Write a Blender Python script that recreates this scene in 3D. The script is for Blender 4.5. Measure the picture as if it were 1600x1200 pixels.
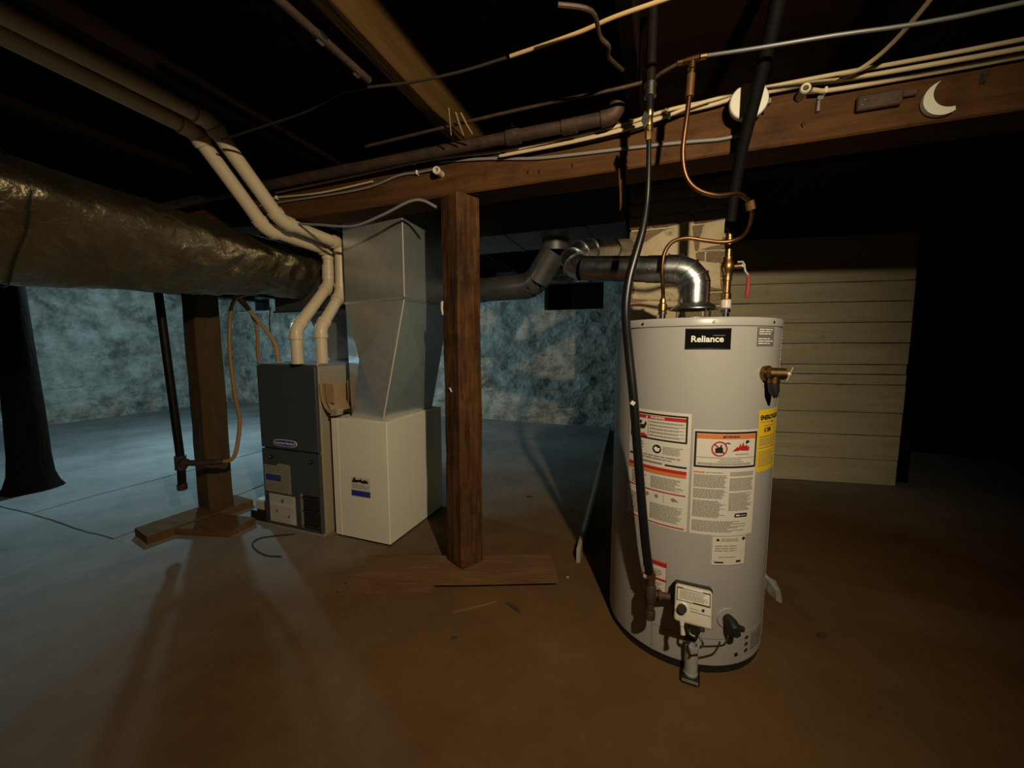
import bpy, bmesh, math, random
from mathutils import Vector, Matrix, noise

for o in list(bpy.data.objects):
    bpy.data.objects.remove(o)
random.seed(7)
sc = bpy.context.scene
COL = sc.collection
R = math.radians
YAW = R(-20)                      # the house grid is turned 20 degrees against the camera
CY, SY = math.cos(R(20)), math.sin(R(20))


def W(u, v, z=0.0):
    """house grid (u along the main beam, v away from the viewer) to world"""
    return Vector((u * CY + v * SY, -u * SY + v * CY, z))


# ------------------------------------------------------------------ camera
cam = bpy.data.cameras.new('camera')
cam.sensor_width = 36
cam.lens = 36 * 601 / 1600
cam.clip_start = 0.02
camo = bpy.data.objects.new('camera', cam)
camo.location = (0, 0, 1.15)
camo.rotation_euler = (R(90 - 5.65), 0, 0)
COL.objects.link(camo)
sc.camera = camo
# ------------------------------------------------------------------ world, lights, exposure
wd = bpy.data.worlds.new('world')
sc.world = wd
wd.use_nodes = True
wd.node_tree.nodes['Background'].inputs[0].default_value = (0.5, 0.55, 0.6, 1)
wd.node_tree.nodes['Background'].inputs[1].default_value = 0.0015


def lamp(name, loc, power, color, radius):
    l = bpy.data.lights.new(name, 'POINT')
    l.energy = power
    l.color = color
    l.shadow_soft_size = radius
    o = bpy.data.objects.new(name, l)
    o.location = loc
    COL.objects.link(o)
    return o


# warm reflector work lamp clipped below the joists, just right of and behind the viewer, aimed at the furnace side
wl = bpy.data.lights.new('reflector_lamp_light', 'SPOT')
wl.energy = 148
wl.color = (1.0, 0.82, 0.54)
wl.shadow_soft_size = 0.022
wl.spot_size = R(124)
wl.spot_blend = 1.0
wlo = bpy.data.objects.new('reflector_lamp_light', wl)
wlo.location = W(0.54, -0.02, 1.91)
wlo.rotation_euler = (W(-0.72, 1.9, 1.02) - wlo.location).to_track_quat('-Z', 'Y').to_euler()
COL.objects.link(wlo)
# cool white lamp hanging behind the insulated duct
lamp('cool_lamp_light', W(-4.7, 2.92, 1.88), 108, (0.48, 0.83, 1.0), 0.05)
sc.view_settings.view_transform = 'Standard'
sc.view_settings.look = 'None'
sc.view_settings.gamma = 1
sc.view_settings.exposure = 0.0
sc.view_settings.use_curve_mapping = False


# ------------------------------------------------------------------ materials
def lin(c):
    return tuple(((x / 255.0) / 12.92 if x / 255.0 <= 0.04045 else ((x / 255.0 + 0.055) / 1.055) ** 2.4) for x in c) + (1,)


MATS = {}


def mat(name, c1, c2=None, rough=0.6, metal=0.0, scale=5.0, detail=5.0, bump=0.0, bscale=None, stretch=(1, 1, 1),
        ramp=(0.35, 0.65), world=False, rand=False, rough2=None, c3=None, c3ramp=(0.6, 0.7), c3scale=2.0, dist=0.01, rvar=0.0, spec=0.5):
    m = bpy.data.materials.new(name)
    m.use_nodes = True
    nt = m.node_tree
    N, L = nt.nodes, nt.links
    b = N['Principled BSDF']
    b.inputs['Roughness'].default_value = rough
    b.inputs['Metallic'].default_value = metal
    b.inputs['Specular IOR Level'].default_value = spec
    b.inputs['Base Color'].default_value = c1 if len(c1) == 4 else c1 + (1,)
    MATS[name] = m
    if c2 is None and not bump:
        return m
    if world:
        src = N.new('ShaderNodeNewGeometry').outputs['Position']
    else:
        src = N.new('ShaderNodeTexCoord').outputs['Object']
    if rand:
        oi = N.new('ShaderNodeObjectInfo')
        mul = N.new('ShaderNodeMath'); mul.operation = 'MULTIPLY'; mul.inputs[1].default_value = 91.0
        L.new(oi.outputs['Random'], mul.inputs[0])
        add = N.new('ShaderNodeVectorMath'); add.operation = 'ADD'
        L.new(src, add.inputs[0]); L.new(mul.outputs[0], add.inputs[1])
        src = add.outputs[0]
    mp = N.new('ShaderNodeMapping')
    mp.inputs['Scale'].default_value = stretch
    L.new(src, mp.inputs['Vector'])
    vec = mp.outputs[0]
    if c2 is not None:
        n = N.new('ShaderNodeTexNoise')
        n.inputs['Scale'].default_value = scale
        n.inputs['Detail'].default_value = detail
        n.inputs['Roughness'].default_value = 0.62
        L.new(vec, n.inputs['Vector'])
        cr = N.new('ShaderNodeValToRGB')
        cr.color_ramp.elements[0].position = ramp[0]
        cr.color_ramp.elements[1].position = ramp[1]
        cr.color_ramp.elements[0].color = c1 if len(c1) == 4 else c1 + (1,)
        cr.color_ramp.elements[1].color = c2 if len(c2) == 4 else c2 + (1,)
        L.new(n.outputs['Fac'], cr.inputs['Fac'])
        out = cr.outputs['Color']
        if c3 is not None:
            n3 = N.new('ShaderNodeTexNoise')
            n3.inputs['Scale'].default_value = c3scale
            n3.inputs['Detail'].default_value = 6
            n3.inputs['Roughness'].default_value = 0.7
            L.new(src, n3.inputs['Vector'])
            r3 = N.new('ShaderNodeMapRange')
            r3.inputs['From Min'].default_value = c3ramp[0]
            r3.inputs['From Max'].default_value = c3ramp[1]
            L.new(n3.outputs['Fac'], r3.inputs['Value'])
            mx = N.new('ShaderNodeMix'); mx.data_type = 'RGBA'
            L.new(r3.outputs['Result'], mx.inputs['Factor'])
            L.new(out, mx.inputs[6])
            mx.inputs[7].default_value = c3 if len(c3) == 4 else c3 + (1,)
            out = mx.outputs[2]
        L.new(out, b.inputs['Base Color'])
        if rvar:
            rr = N.new('ShaderNodeMapRange')
            rr.inputs['To Min'].default_value = rough - rvar
            rr.inputs['To Max'].default_value = rough + rvar
            L.new(n.outputs['Fac'], rr.inputs['Value'])
            L.new(rr.outputs['Result'], b.inputs['Roughness'])
    if bump:
        n2 = N.new('ShaderNodeTexNoise')
        n2.inputs['Scale'].default_value = bscale or scale * 3
        n2.inputs['Detail'].default_value = 6
        L.new(vec, n2.inputs['Vector'])
        bp = N.new('ShaderNodeBump')
        bp.inputs['Strength'].default_value = bump
        bp.inputs['Distance'].default_value = dist
        L.new(n2.outputs['Fac'], bp.inputs['Height'])
        L.new(bp.outputs['Normal'], b.inputs['Normal'])
    return m


mat('tank_paint', (0.36, 0.35, 0.335), rough=0.34)
mat('tank_paint_dark', (0.20, 0.195, 0.185), rough=0.45)
mat('black', (0.012, 0.012, 0.012), rough=0.5)
mat('black_gloss', (0.006, 0.006, 0.006), rough=0.12)
mat('black_rubber', (0.006, 0.006, 0.0065), rough=0.36)
mat('foam_black', (0.004, 0.004, 0.004), rough=0.7, spec=0.12)
mat('label_white', (0.62, 0.58, 0.52), rough=0.55)
mat('print_grey', (0.22, 0.20, 0.17), rough=0.6)
mat('print_black', (0.012, 0.012, 0.014), rough=0.5)
mat('print_red', (0.42, 0.02, 0.015), rough=0.5)
mat('print_orange', (0.62, 0.17, 0.045), rough=0.5)
mat('print_white', (0.75, 0.72, 0.68), rough=0.5)
mat('label_yellow', (0.75, 0.50, 0.02), rough=0.5)
mat('label_grey', (0.14, 0.135, 0.12), rough=0.5)
mat('silver', (0.75, 0.74, 0.72), rough=0.18, metal=1)
mat('galv', (0.36, 0.38, 0.40), (0.52, 0.54, 0.56), rough=0.32, metal=1, scale=40, detail=2, rvar=0.05)
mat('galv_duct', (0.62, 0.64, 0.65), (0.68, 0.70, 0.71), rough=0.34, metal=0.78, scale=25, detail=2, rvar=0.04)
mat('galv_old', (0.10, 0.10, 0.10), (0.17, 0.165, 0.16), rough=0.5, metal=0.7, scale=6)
mat('seam_bright', (0.52, 0.50, 0.46), rough=0.4)
mat('tube_dull', (0.10, 0.10, 0.10), rough=0.4)
mat('flue_metal', (0.30, 0.32, 0.34), (0.40, 0.42, 0.44), rough=0.30, metal=1, scale=30, detail=2, rvar=0.05)
mat('steel', (0.45, 0.44, 0.42), rough=0.3, metal=1)
mat('brass', (0.62, 0.42, 0.14), rough=0.28, metal=1)
mat('bronze', (0.20, 0.115, 0.05), (0.32, 0.19, 0.085), rough=0.4, metal=1, scale=30)
mat('copper', (0.24, 0.12, 0.06), (0.15, 0.07, 0.035), rough=0.42, metal=1, scale=12)
mat('copper_old', (0.17, 0.085, 0.035), (0.26, 0.13, 0.055), rough=0.45, metal=0.7, scale=14)
mat('iron', (0.05, 0.035, 0.028), (0.10, 0.055, 0.035), rough=0.65, metal=0.5, scale=18, bump=0.2)
mat('iron_black', (0.010, 0.009, 0.008), (0.018, 0.014, 0.012), rough=0.5, metal=0.4, scale=20, spec=0.2)
mat('pvc', (0.72, 0.60, 0.42), (0.68, 0.56, 0.38), rough=0.38, scale=6)
mat('pvc_print', (0.35, 0.10, 0.06), rough=0.5)
mat('furnace_dark', (0.052, 0.057, 0.062), rough=0.42)
mat('furnace_tan', (0.36, 0.31, 0.22), rough=0.5)
mat('filter_tan', (0.84, 0.79, 0.67), (0.80, 0.75, 0.63), rough=0.5, scale=3)
mat('badge_blue', (0.03, 0.07, 0.28), rough=0.35)
mat('label_blue', (0.02, 0.04, 0.25), rough=0.4)
mat('label_buff', (0.30, 0.28, 0.20), rough=0.6)
mat('cardboard', (0.42, 0.27, 0.15), (0.36, 0.23, 0.12), rough=0.8, scale=8)
mat('plastic_wrap', (0.38, 0.32, 0.205), (0.24, 0.20, 0.13), rough=0.41, metal=0.97, scale=3, bump=1.0, bscale=7, dist=0.035)
mat('tape', (0.03, 0.028, 0.022), rough=0.3)
mat('wood_beam', (0.065, 0.026, 0.0075), (0.11, 0.048, 0.015), rough=0.75, scale=3.0, stretch=(1.2, 14, 14), bump=0.35, bscale=4, c3=(0.035, 0.014, 0.005), c3ramp=(0.55, 0.75), c3scale=4, spec=0.18)
mat('wood_post', (0.045, 0.017, 0.006), (0.14, 0.062, 0.021), rough=0.7, scale=3.0, stretch=(12, 12, 1.2), bump=0.5, bscale=4, c3=(0.02, 0.009, 0.004), c3ramp=(0.46, 0.66), c3scale=3, spec=0.2)
mat('wood_post2', (0.075, 0.045, 0.02), (0.11, 0.065, 0.03), rough=0.8, scale=2.0, stretch=(8, 8, 1), bump=0.3, spec=0.15)
mat('wood_log', (0.010, 0.007, 0.005), (0.018, 0.012, 0.008), rough=0.9, scale=3, stretch=(6, 6, 1), bump=0.6, spec=0.05)
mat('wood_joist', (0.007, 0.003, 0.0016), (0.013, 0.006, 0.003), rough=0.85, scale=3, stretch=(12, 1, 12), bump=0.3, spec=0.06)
mat('wood_lit', (0.06, 0.032, 0.010), (0.09, 0.05, 0.017), rough=0.7, scale=3, stretch=(10, 0.8, 10), bump=0.2, spec=0.1)
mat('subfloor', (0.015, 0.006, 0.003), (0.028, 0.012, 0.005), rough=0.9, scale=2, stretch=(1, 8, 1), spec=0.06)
mat('wood_base', (0.13, 0.068, 0.028), (0.18, 0.10, 0.045), rough=0.9, scale=3, stretch=(1.5, 10, 10), bump=0.4, spec=0.1)
mat('plank_paint', (0.66, 0.58, 0.37), (0.80, 0.71, 0.47), rough=0.75, scale=2.2, stretch=(0.8, 8, 8), bump=0.35, bscale=5, rand=True, c3=(0.38, 0.31, 0.18), c3ramp=(0.62, 0.8), c3scale=4)
mat('stone', (0.28, 0.255, 0.205), (0.80, 0.755, 0.655), rough=0.92, scale=4.5, detail=14, bump=1.0, bscale=9, world=True, ramp=(0.30, 0.66), c3=(0.13, 0.122, 0.10), c3ramp=(0.50, 0.70), c3scale=2.6, dist=0.07, spec=0.1)
mat('mortar', (0.26, 0.24, 0.195), (0.72, 0.685, 0.60), rough=0.95, scale=4.5, detail=8, bump=1.0, bscale=20, world=True, dist=0.02, spec=0.1)
mat('plaster', (0.56, 0.44, 0.27), (0.70, 0.57, 0.37), rough=0.9, scale=7, detail=8, bump=0.7, bscale=25, c3=(0.28, 0.20, 0.10), c3ramp=(0.56, 0.68), c3scale=8, dist=0.015)
mat('brick', (0.22, 0.14, 0.085), (0.36, 0.27, 0.17), rough=0.9, scale=9, detail=6, bump=0.7, rand=True, dist=0.01, spec=0.1)
mat('cable_white', (0.62, 0.50, 0.32), (0.54, 0.42, 0.25), rough=0.55, scale=5)
mat('cable_grey', (0.22, 0.215, 0.215), rough=0.5)
mat('cable_dark', (0.03, 0.025, 0.02), rough=0.6, spec=0.2)
mat('wire_tan', (0.42, 0.28, 0.13), rough=0.6)
mat('porcelain', (0.70, 0.62, 0.48), rough=0.3)
mat('white_plate', (0.72, 0.69, 0.58), rough=0.4)
mat('white_plastic', (0.60, 0.55, 0.47), rough=0.4)
mat('red_grip', (0.30, 0.05, 0.035), rough=0.4)
mat('yellow_tube', (0.34, 0.19, 0.05), rough=0.5)
mat('orange_tube', (0.36, 0.16, 0.06), rough=0.5)
mat('window_white', (0.70, 0.72, 0.72), rough=0.5)
mat('dark_glass', (0.01, 0.012, 0.014), rough=0.08)
mat('debris_pale', (0.40, 0.36, 0.29), (0.30, 0.26, 0.2), rough=0.9, scale=20)
mat('debris_dark', (0.05, 0.03, 0.018), rough=0.9)


def floor_material(name):
    m = bpy.data.materials.new(name); m.use_nodes = True
    MATS[name] = m
    N, L = m.node_tree.nodes, m.node_tree.links
    b = N['Principled BSDF']
    b.inputs['Roughness'].default_value = 0.82
    b.inputs['Specular IOR Level'].default_value = 0.15
    pos = N.new('ShaderNodeNewGeometry').outputs['Position']

    def nz(scale, detail, rough=0.6):
        n = N.new('ShaderNodeTexNoise')
        n.inputs['Scale'].default_value = scale
        n.inputs['Detail'].default_value = detail
        n.inputs['Roughness'].default_value = rough
        L.new(pos, n.inputs['Vector'])
        return n.outputs['Fac']

    def ramp(fac, p0, c0, p1, c1):
        r = N.new('ShaderNodeValToRGB')
        r.color_ramp.elements[0].position = p0; r.color_ramp.elements[0].color = c0 + (1,)
        r.color_ramp.elements[1].position = p1; r.color_ramp.elements[1].color = c1 + (1,)
        L.new(fac, r.inputs['Fac'])
        return r.outputs['Color']
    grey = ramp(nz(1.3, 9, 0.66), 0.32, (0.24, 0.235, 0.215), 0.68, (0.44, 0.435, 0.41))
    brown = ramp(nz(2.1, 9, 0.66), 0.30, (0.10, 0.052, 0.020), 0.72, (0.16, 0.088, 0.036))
    # soil trodden in around the heater and the middle of the room, ragged edge; moved right to paint in the dim light there
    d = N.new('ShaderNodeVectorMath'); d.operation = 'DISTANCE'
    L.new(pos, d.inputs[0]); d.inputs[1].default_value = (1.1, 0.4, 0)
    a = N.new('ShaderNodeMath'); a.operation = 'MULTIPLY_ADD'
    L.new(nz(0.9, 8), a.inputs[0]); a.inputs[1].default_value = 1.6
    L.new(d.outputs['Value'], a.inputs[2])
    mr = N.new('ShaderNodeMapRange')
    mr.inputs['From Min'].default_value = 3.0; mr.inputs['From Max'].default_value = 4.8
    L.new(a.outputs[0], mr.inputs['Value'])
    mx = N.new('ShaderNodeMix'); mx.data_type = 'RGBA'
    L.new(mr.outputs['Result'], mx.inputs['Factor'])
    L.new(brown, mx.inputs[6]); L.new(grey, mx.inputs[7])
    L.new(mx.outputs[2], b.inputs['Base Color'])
    bp = N.new('ShaderNodeBump'); bp.inputs['Strength'].default_value = 0.45; bp.inputs['Distance'].default_value = 0.012
    L.new(nz(9, 10), bp.inputs['Height'])
    L.new(bp.outputs['Normal'], b.inputs['Normal'])
    return m


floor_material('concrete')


# ------------------------------------------------------------------ mesh helpers
class MB:
    def __init__(self):
        self.v = []; self.f = []

    def add(self, vs, fs):
        k = len(self.v)
        self.v += [tuple(p) for p in vs]
        self.f += [tuple(i + k for i in f) for f in fs]
        return self

    def box(self, x0, x1, y0, y1, z0, z1, bevel=0.0, seg=1):
        if bevel:
            bm = bmesh.new()
            bmesh.ops.create_cube(bm, size=1)
            bmesh.ops.scale(bm, vec=(x1 - x0, y1 - y0, z1 - z0), verts=bm.verts)
            bmesh.ops.translate(bm, vec=((x0 + x1) / 2, (y0 + y1) / 2, (z0 + z1) / 2), verts=bm.verts)
            bmesh.ops.bevel(bm, geom=bm.edges[:], offset=bevel, segments=seg, affect='EDGES', profile=0.5)
            bm.verts.index_update()
            self.add([v.co for v in bm.verts], [[v.index for v in f.verts] for f in bm.faces])
            bm.free()
            return self
        vs = [(x, y, z) for z in (z0, z1) for y in (y0, y1) for x in (x0, x1)]
        return self.add(vs, [(0, 2, 3, 1), (4, 5, 7, 6), (0, 1, 5, 4), (2, 6, 7, 3), (0, 4, 6, 2), (1, 3, 7, 5)])

    def tube(self, pts, r, seg=12, caps=True, smooth=0, flat=None):
        pts = [Vector(p) for p in pts]
        rs = list(r) if isinstance(r, (list, tuple)) else [r] * len(pts)
        if smooth:
            np_, nr = [], []
            n = len(pts)
            for i in range(n - 1):
                p0, p1, p2, p3 = pts[max(i - 1, 0)], pts[i], pts[i + 1], pts[min(i + 2, n - 1)]
                for k in range(smooth):
                    t = k / smooth
                    np_.append(0.5 * ((2 * p1) + (p2 - p0) * t + (2 * p0 - 5 * p1 + 4 * p2 - p3) * t * t + (3 * p1 - p0 - 3 * p2 + p3) * t ** 3))
                    nr.append(rs[i] * (1 - t) + rs[i + 1] * t)
            np_.append(pts[-1]); nr.append(rs[-1])
            pts, rs = np_, nr
        n = len(pts)
        tang = []
        for i in range(n):
            a = pts[i] - pts[i - 1] if i > 0 else pts[1] - pts[0]
            b = pts[i + 1] - pts[i] if i < n - 1 else a
            t = a.normalized() + b.normalized()
            tang.append(t.normalized() if t.length > 1e-6 else b.normalized())
        ref = Vector((0, 0, 1)) if abs(tang[0].z) < 0.9 else Vector((1, 0, 0))
        nrm = tang[0].cross(ref).normalized()
        vs, fs = [], []
        for i in range(n):
            t = tang[i]
            nrm = (nrm - t * nrm.dot(t)).normalized()
            bi = t.cross(nrm)
            for k in range(seg):
                a = 2 * math.pi * k / seg
                s1, s2 = (1, 1) if flat is None else flat
                vs.append(pts[i] + nrm * (math.cos(a) * rs[i] * s1) + bi * (math.sin(a) * rs[i] * s2))
        for i in range(n - 1):
            for k in range(seg):
                k2 = (k + 1) % seg
                fs.append((i * seg + k, i * seg + k2, (i + 1) * seg + k2, (i + 1) * seg + k))
        if caps:
            fs.append(tuple(range(seg - 1, -1, -1)))
            fs.append(tuple((n - 1) * seg + k for k in range(seg)))
        return self.add(vs, fs)

    def lathe(self, prof, seg=48, c=(0, 0), caps=True):
        vs, fs = [], []
        n = len(prof)
        for (r, z) in prof:
            for k in range(seg):
                a = 2 * math.pi * k / seg
                vs.append((c[0] + r * math.cos(a), c[1] + r * math.sin(a), z))
        for i in range(n - 1):
            for k in range(seg):
                k2 = (k + 1) % seg
                fs.append((i * seg + k, i * seg + k2, (i + 1) * seg + k2, (i + 1) * seg + k))
        if caps:
            fs.append(tuple(range(seg - 1, -1, -1)))
            fs.append(tuple((n - 1) * seg + k for k in range(seg)))
        return self.add(vs, fs)

    def prism(self, poly, axis, a, b):
        """polygon in the plane across axis ('x','y','z'), extruded from a to b"""
        n = len(poly)
        def P(p, t):
            return {'x': (t, p[0], p[1]), 'y': (p[0], t, p[1]), 'z': (p[0], p[1], t)}[axis]
        vs = [P(p, a) for p in poly] + [P(p, b) for p in poly]
        fs = [tuple(range(n - 1, -1, -1)), tuple(range(n, 2 * n))]
        fs += [(i, (i + 1) % n, n + (i + 1) % n, n + i) for i in range(n)]
        return self.add(vs, fs)

    def mesh(self, name, smooth=True):
        me = bpy.data.meshes.new(name)
        me.from_pydata(self.v, [], self.f)
        bm = bmesh.new(); bm.from_mesh(me)
        bmesh.ops.recalc_face_normals(bm, faces=bm.faces[:])
        bm.to_mesh(me); bm.free()
        if smooth:
            me.polygons.foreach_set('use_smooth', [True] * len(me.polygons))
            me.set_sharp_from_angle(angle=R(35))
        me.update()
        return me


def obj(name, mb, material, parent=None, loc=None, rot=None, smooth=True, label=None):
    me = mb.mesh(name, smooth) if isinstance(mb, MB) else mb
    if not me.materials:
        me.materials.append(MATS[material])
    o = bpy.data.objects.new(name, me)
    COL.objects.link(o)
    if parent:
        o.parent = parent
    if loc is not None:
        o.location = loc
    if rot is not None:
        o.rotation_euler = rot
    if label:
        o['label'] = label
    if name in ('fine_print', 'black_print', 'diagram', 'strip_print', 'badge_dashes', 'red_print'):
        o['kind'] = 'stuff'
    return o


def tag(o, label, cat, group=None):
    o['label'] = label; o['category'] = cat
    if group:
        o['group'] = group
    return o


def thing(name, label, cat, u, v, z=0.0, rot=0.0, group=None):
    o = bpy.data.objects.new(name, None)
    o.empty_display_size = 0.05
    COL.objects.link(o)
    o.location = W(u, v, z)
    o.rotation_euler = (0, 0, YAW + rot)
    return tag(o, label, cat, group)


def lone(name, mb_pts_fn, material, label, cat, base, rot=0.0, group=None, smooth=True):
    """one-mesh thing built in house coordinates; origin put at base (u,v,z)"""
    mb = mb_pts_fn
    mb.v = [(p[0] - base[0], p[1] - base[1], p[2] - base[2]) for p in mb.v]
    o = obj(name, mb, material, smooth=smooth)
    o.location = W(*base)
    o.rotation_euler = (0, 0, YAW + rot)
    return tag(o, label, cat, group)


def structure(name, mb, material, parent=None, smooth=True):
    """setting piece given in house coordinates"""
    o = obj(name, mb, material, parent, smooth=smooth)
    if parent is None:
        o.rotation_euler = (0, 0, YAW)
        o['kind'] = 'structure'
    return o


_txt = {}


def text_geo(s, size, bold=0.0):
    key = (s, round(size, 5), bold)
    if key in _txt:
        return _txt[key]
    cu = bpy.data.curves.new('lettering', 'FONT')
    cu.body = s; cu.size = size; cu.offset = bold; cu.resolution_u = 3
    cu.align_x = 'CENTER'; cu.align_y = 'CENTER'
    o = bpy.data.objects.new('lettering', cu)
    COL.objects.link(o)
    dg = bpy.context.evaluated_depsgraph_get()
    me = bpy.data.meshes.new_from_object(o.evaluated_get(dg))
    vs = [(v.co.x, v.co.y) for v in me.vertices]
    fs = [tuple(p.vertices) for p in me.polygons]
    bpy.data.objects.remove(o); bpy.data.curves.remove(cu); bpy.data.meshes.remove(me)
    _txt[key] = (vs, fs)
    return vs, fs


class Print:
    """flat print collected on a sheet; pt maps sheet x,y (metres) to 3D"""
    def __init__(self, pt, step=0.012):
        self.pt = pt; self.mb = MB(); self.step = step

    def rect(self, x0, x1, y0, y1):
        n = max(1, int(math.ceil((x1 - x0) / self.step)))
        vs, fs = [], []
        for i in range(n + 1):
            x = x0 + (x1 - x0) * i / n
            vs += [self.pt(x, y0), self.pt(x, y1)]
        fs = [(2 * i, 2 * i + 2, 2 * i + 3, 2 * i + 1) for i in range(n)]
        self.mb.add(vs, fs); return self

    def frame(self, x0, x1, y0, y1, t):
        self.rect(x0, x1, y0, y0 + t).rect(x0, x1, y1 - t, y1)
        self.rect(x0, x0 + t, y0 + t, y1 - t).rect(x1 - t, x1, y0 + t, y1 - t); return self

    def poly(self, pts):
        self.mb.add([self.pt(*p) for p in pts], [tuple(range(len(pts)))]); return self

    def disc(self, x, y, r, n=20):
        return self.poly([(x + r * math.cos(2 * math.pi * k / n), y + r * math.sin(2 * math.pi * k / n)) for k in range(n)])

    def ring(self, x, y, r, t, n=24):
        vs = []
        for k in range(n):
            a = 2 * math.pi * k / n
            vs += [self.pt(x + r * math.cos(a), y + r * math.sin(a)), self.pt(x + (r - t) * math.cos(a), y + (r - t) * math.sin(a))]
        self.mb.add(vs, [(2 * k, (2 * k + 2) % (2 * n), (2 * k + 3) % (2 * n), 2 * k + 1) for k in range(n)]); return self

    def text(self, s, x, y, size, bold=0.0, sx=1.0):
        vs, fs = text_geo(s, size, bold)
        self.mb.add([self.pt(x + a * sx, y + b) for a, b in vs], fs); return self

    def lines(self, x0, x1, y0, y1, pitch, thick=0.4, ragged=0.25, gaps=True):
        """rows of unreadably small print: short dashes"""
        rnd = random.Random(int((x0 + y0) * 1e5))
        y = y1 - pitch
        while y >= y0:
            x = x0
            end = x1 - (x1 - x0) * ragged * rnd.random()
            while x < end:
                w = rnd.uniform(2.2, 6.5) * pitch * 0.55
                self.rect(x, min(x + w, end), y, y + pitch * thick)
                x += w + pitch * 0.35
            y -= pitch
        return self


# ================================================================== SETTING
# ---- floor with separate slabs
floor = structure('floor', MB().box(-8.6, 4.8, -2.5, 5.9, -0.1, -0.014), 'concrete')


def jag(poly, amp, step):
    out = []
    n = len(poly)
    for i in range(n):
        a, b = Vector(poly[i]), Vector(poly[(i + 1) % n])
        m = max(1, int((b - a).length / step))
        for k in range(m):
            p = a.lerp(b, k / m)
            q = noise.noise((p.x * 2.3, p.y * 2.3, 1.7)) * amp + noise.noise((p.x * 9, p.y * 9, 4.1)) * amp * 0.4
            out.append((p.x + q, p.y + q * 0.8))
    return out


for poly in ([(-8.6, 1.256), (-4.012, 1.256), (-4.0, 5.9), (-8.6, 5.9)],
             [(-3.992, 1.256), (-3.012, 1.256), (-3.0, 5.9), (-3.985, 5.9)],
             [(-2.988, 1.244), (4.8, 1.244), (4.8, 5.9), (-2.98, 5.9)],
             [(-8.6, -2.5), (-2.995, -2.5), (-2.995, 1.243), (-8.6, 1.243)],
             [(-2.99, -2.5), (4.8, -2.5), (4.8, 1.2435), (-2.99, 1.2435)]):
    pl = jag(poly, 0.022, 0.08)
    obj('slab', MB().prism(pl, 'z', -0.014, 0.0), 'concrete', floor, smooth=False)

# ---- stone walls
ST = []
for k in range(14):
    rr = random.Random(k)
    nx, nz = 6, 5
    vs, fs = [], []
    for j in range(nz + 1):
        for i in range(nx + 1):
            fx, fz = i / nx, j / nz
            ex = min(fx, 1 - fx) * 2; ez = min(fz, 1 - fz) * 2
            edge = min(1, ex * 2.6) * min(1, ez * 2.6)
            d = (edge ** 0.5) * (0.018 + 0.012 * noise.noise((fx * 2.5 + k * 7, fz * 2.5, k))) + 0.02 * noise.noise((fx * 5 + k * 3, fz * 5 + k, 2)) * edge
            px, pz = fx, fz
            if 0 < i < nx or 0 < j < nz:
                px += 0.05 * noise.noise((fx * 3 + k, fz * 3, 9)) * (1 if ex < 0.01 or ez < 0.01 else 0.6)
                pz += 0.06 * noise.noise((fx * 3, fz * 3 + k, 5)) * (1 if ex < 0.01 or ez < 0.01 else 0.6)
            else:
                px += (0.06 + 0.03 * rr.random()) * (1 if fx == 0 else -1)
                pz += (0.08 + 0.04 * rr.random()) * (1 if fz == 0 else -1)
            vs.append((px - 0.5, -max(d, 0) + 0.002, pz - 0.5))
    for j in range(nz):
        for i in range(nx):
            a = j * (nx + 1) + i
            fs.append((a, a + 1, a + nx + 2, a + nx + 1))
    mb = MB().add(vs, fs)
    me = mb.mesh('stone'); me.materials.append(MATS['stone'])
    ST.append(me)


def stone_wall(parent, along0, along1, face, axis, z1, holes=()):
    z = 0.0; row = 0
    while z < z1 - 0.1:
        h = random.uniform(0.19, 0.30)
        if z + h > z1:
            h = z1 - z
        a = along0 - random.uniform(0, 0.3)
        while a < along1:
            w = random.uniform(0.28, 0.72)
            c = a + w / 2
            if not any(c + w * 0.42 > h0 and c - w * 0.42 < h1 and z + h * 0.9 > g0 and z + h * 0.1 < g1 for h0, h1, g0, g1 in holes):
                o = bpy.data.objects.new('stone', random.choice(ST))
                COL.objects.link(o); o.parent = parent
                o.scale = (w * 1.02, random.uniform(0.6, 1.7), h * 1.03)
                if axis == 'u':
                    o.location = (c, face, z + h / 2)
                else:
                    o.location = (face, c, z + h / 2); o.rotation_euler = (0, 0, R(90))
            a += w
        z += h; row += 1


H1 = (-1.50, -0.66, 1.665, 2.06)          # dark window opening in the back wall
H2 = (-7.80, -7.00, 1.82, 2.15)           # small window behind the furnace
VB = 5.5
mb = MB()
us = [-8.6, H2[0], H2[1], H1[0], H1[1], 4.8]
for i in range(5):
    if i in (1, 3):
        hh = H2 if i == 1 else H1
        mb.box(us[i], us[i + 1], VB, VB + 0.35, 0, hh[2]); mb.box(us[i], us[i + 1], VB, VB + 0.35, hh[3], 2.26)
    else:
        mb.box(us[i], us[i + 1], VB, VB + 0.35, 0, 2.26)
wall_back = structure('wall_back', mb, 'mortar')
stone_wall(wall_back, -8.2, 1.9, VB + 0.004, 'u', 2.2, (H1, H2))
wall_left = structure('wall_left', MB().box(-8.6, -8.25, -2.5, 5.9, 0, 2.26), 'mortar')
stone_wall(wall_left, 1.2, 5.5, -8.246, 'v', 2.2)
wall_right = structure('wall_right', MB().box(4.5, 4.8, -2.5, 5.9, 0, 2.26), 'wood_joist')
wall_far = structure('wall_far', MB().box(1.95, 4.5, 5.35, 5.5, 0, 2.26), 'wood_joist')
wall_light_block = structure('wall_light_block', MB().box(1.86, 1.93, 4.10, 5.35, 0, 2.03), 'wood_joist')  # unseen wall added to keep the cool lamp off the far right floor

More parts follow.
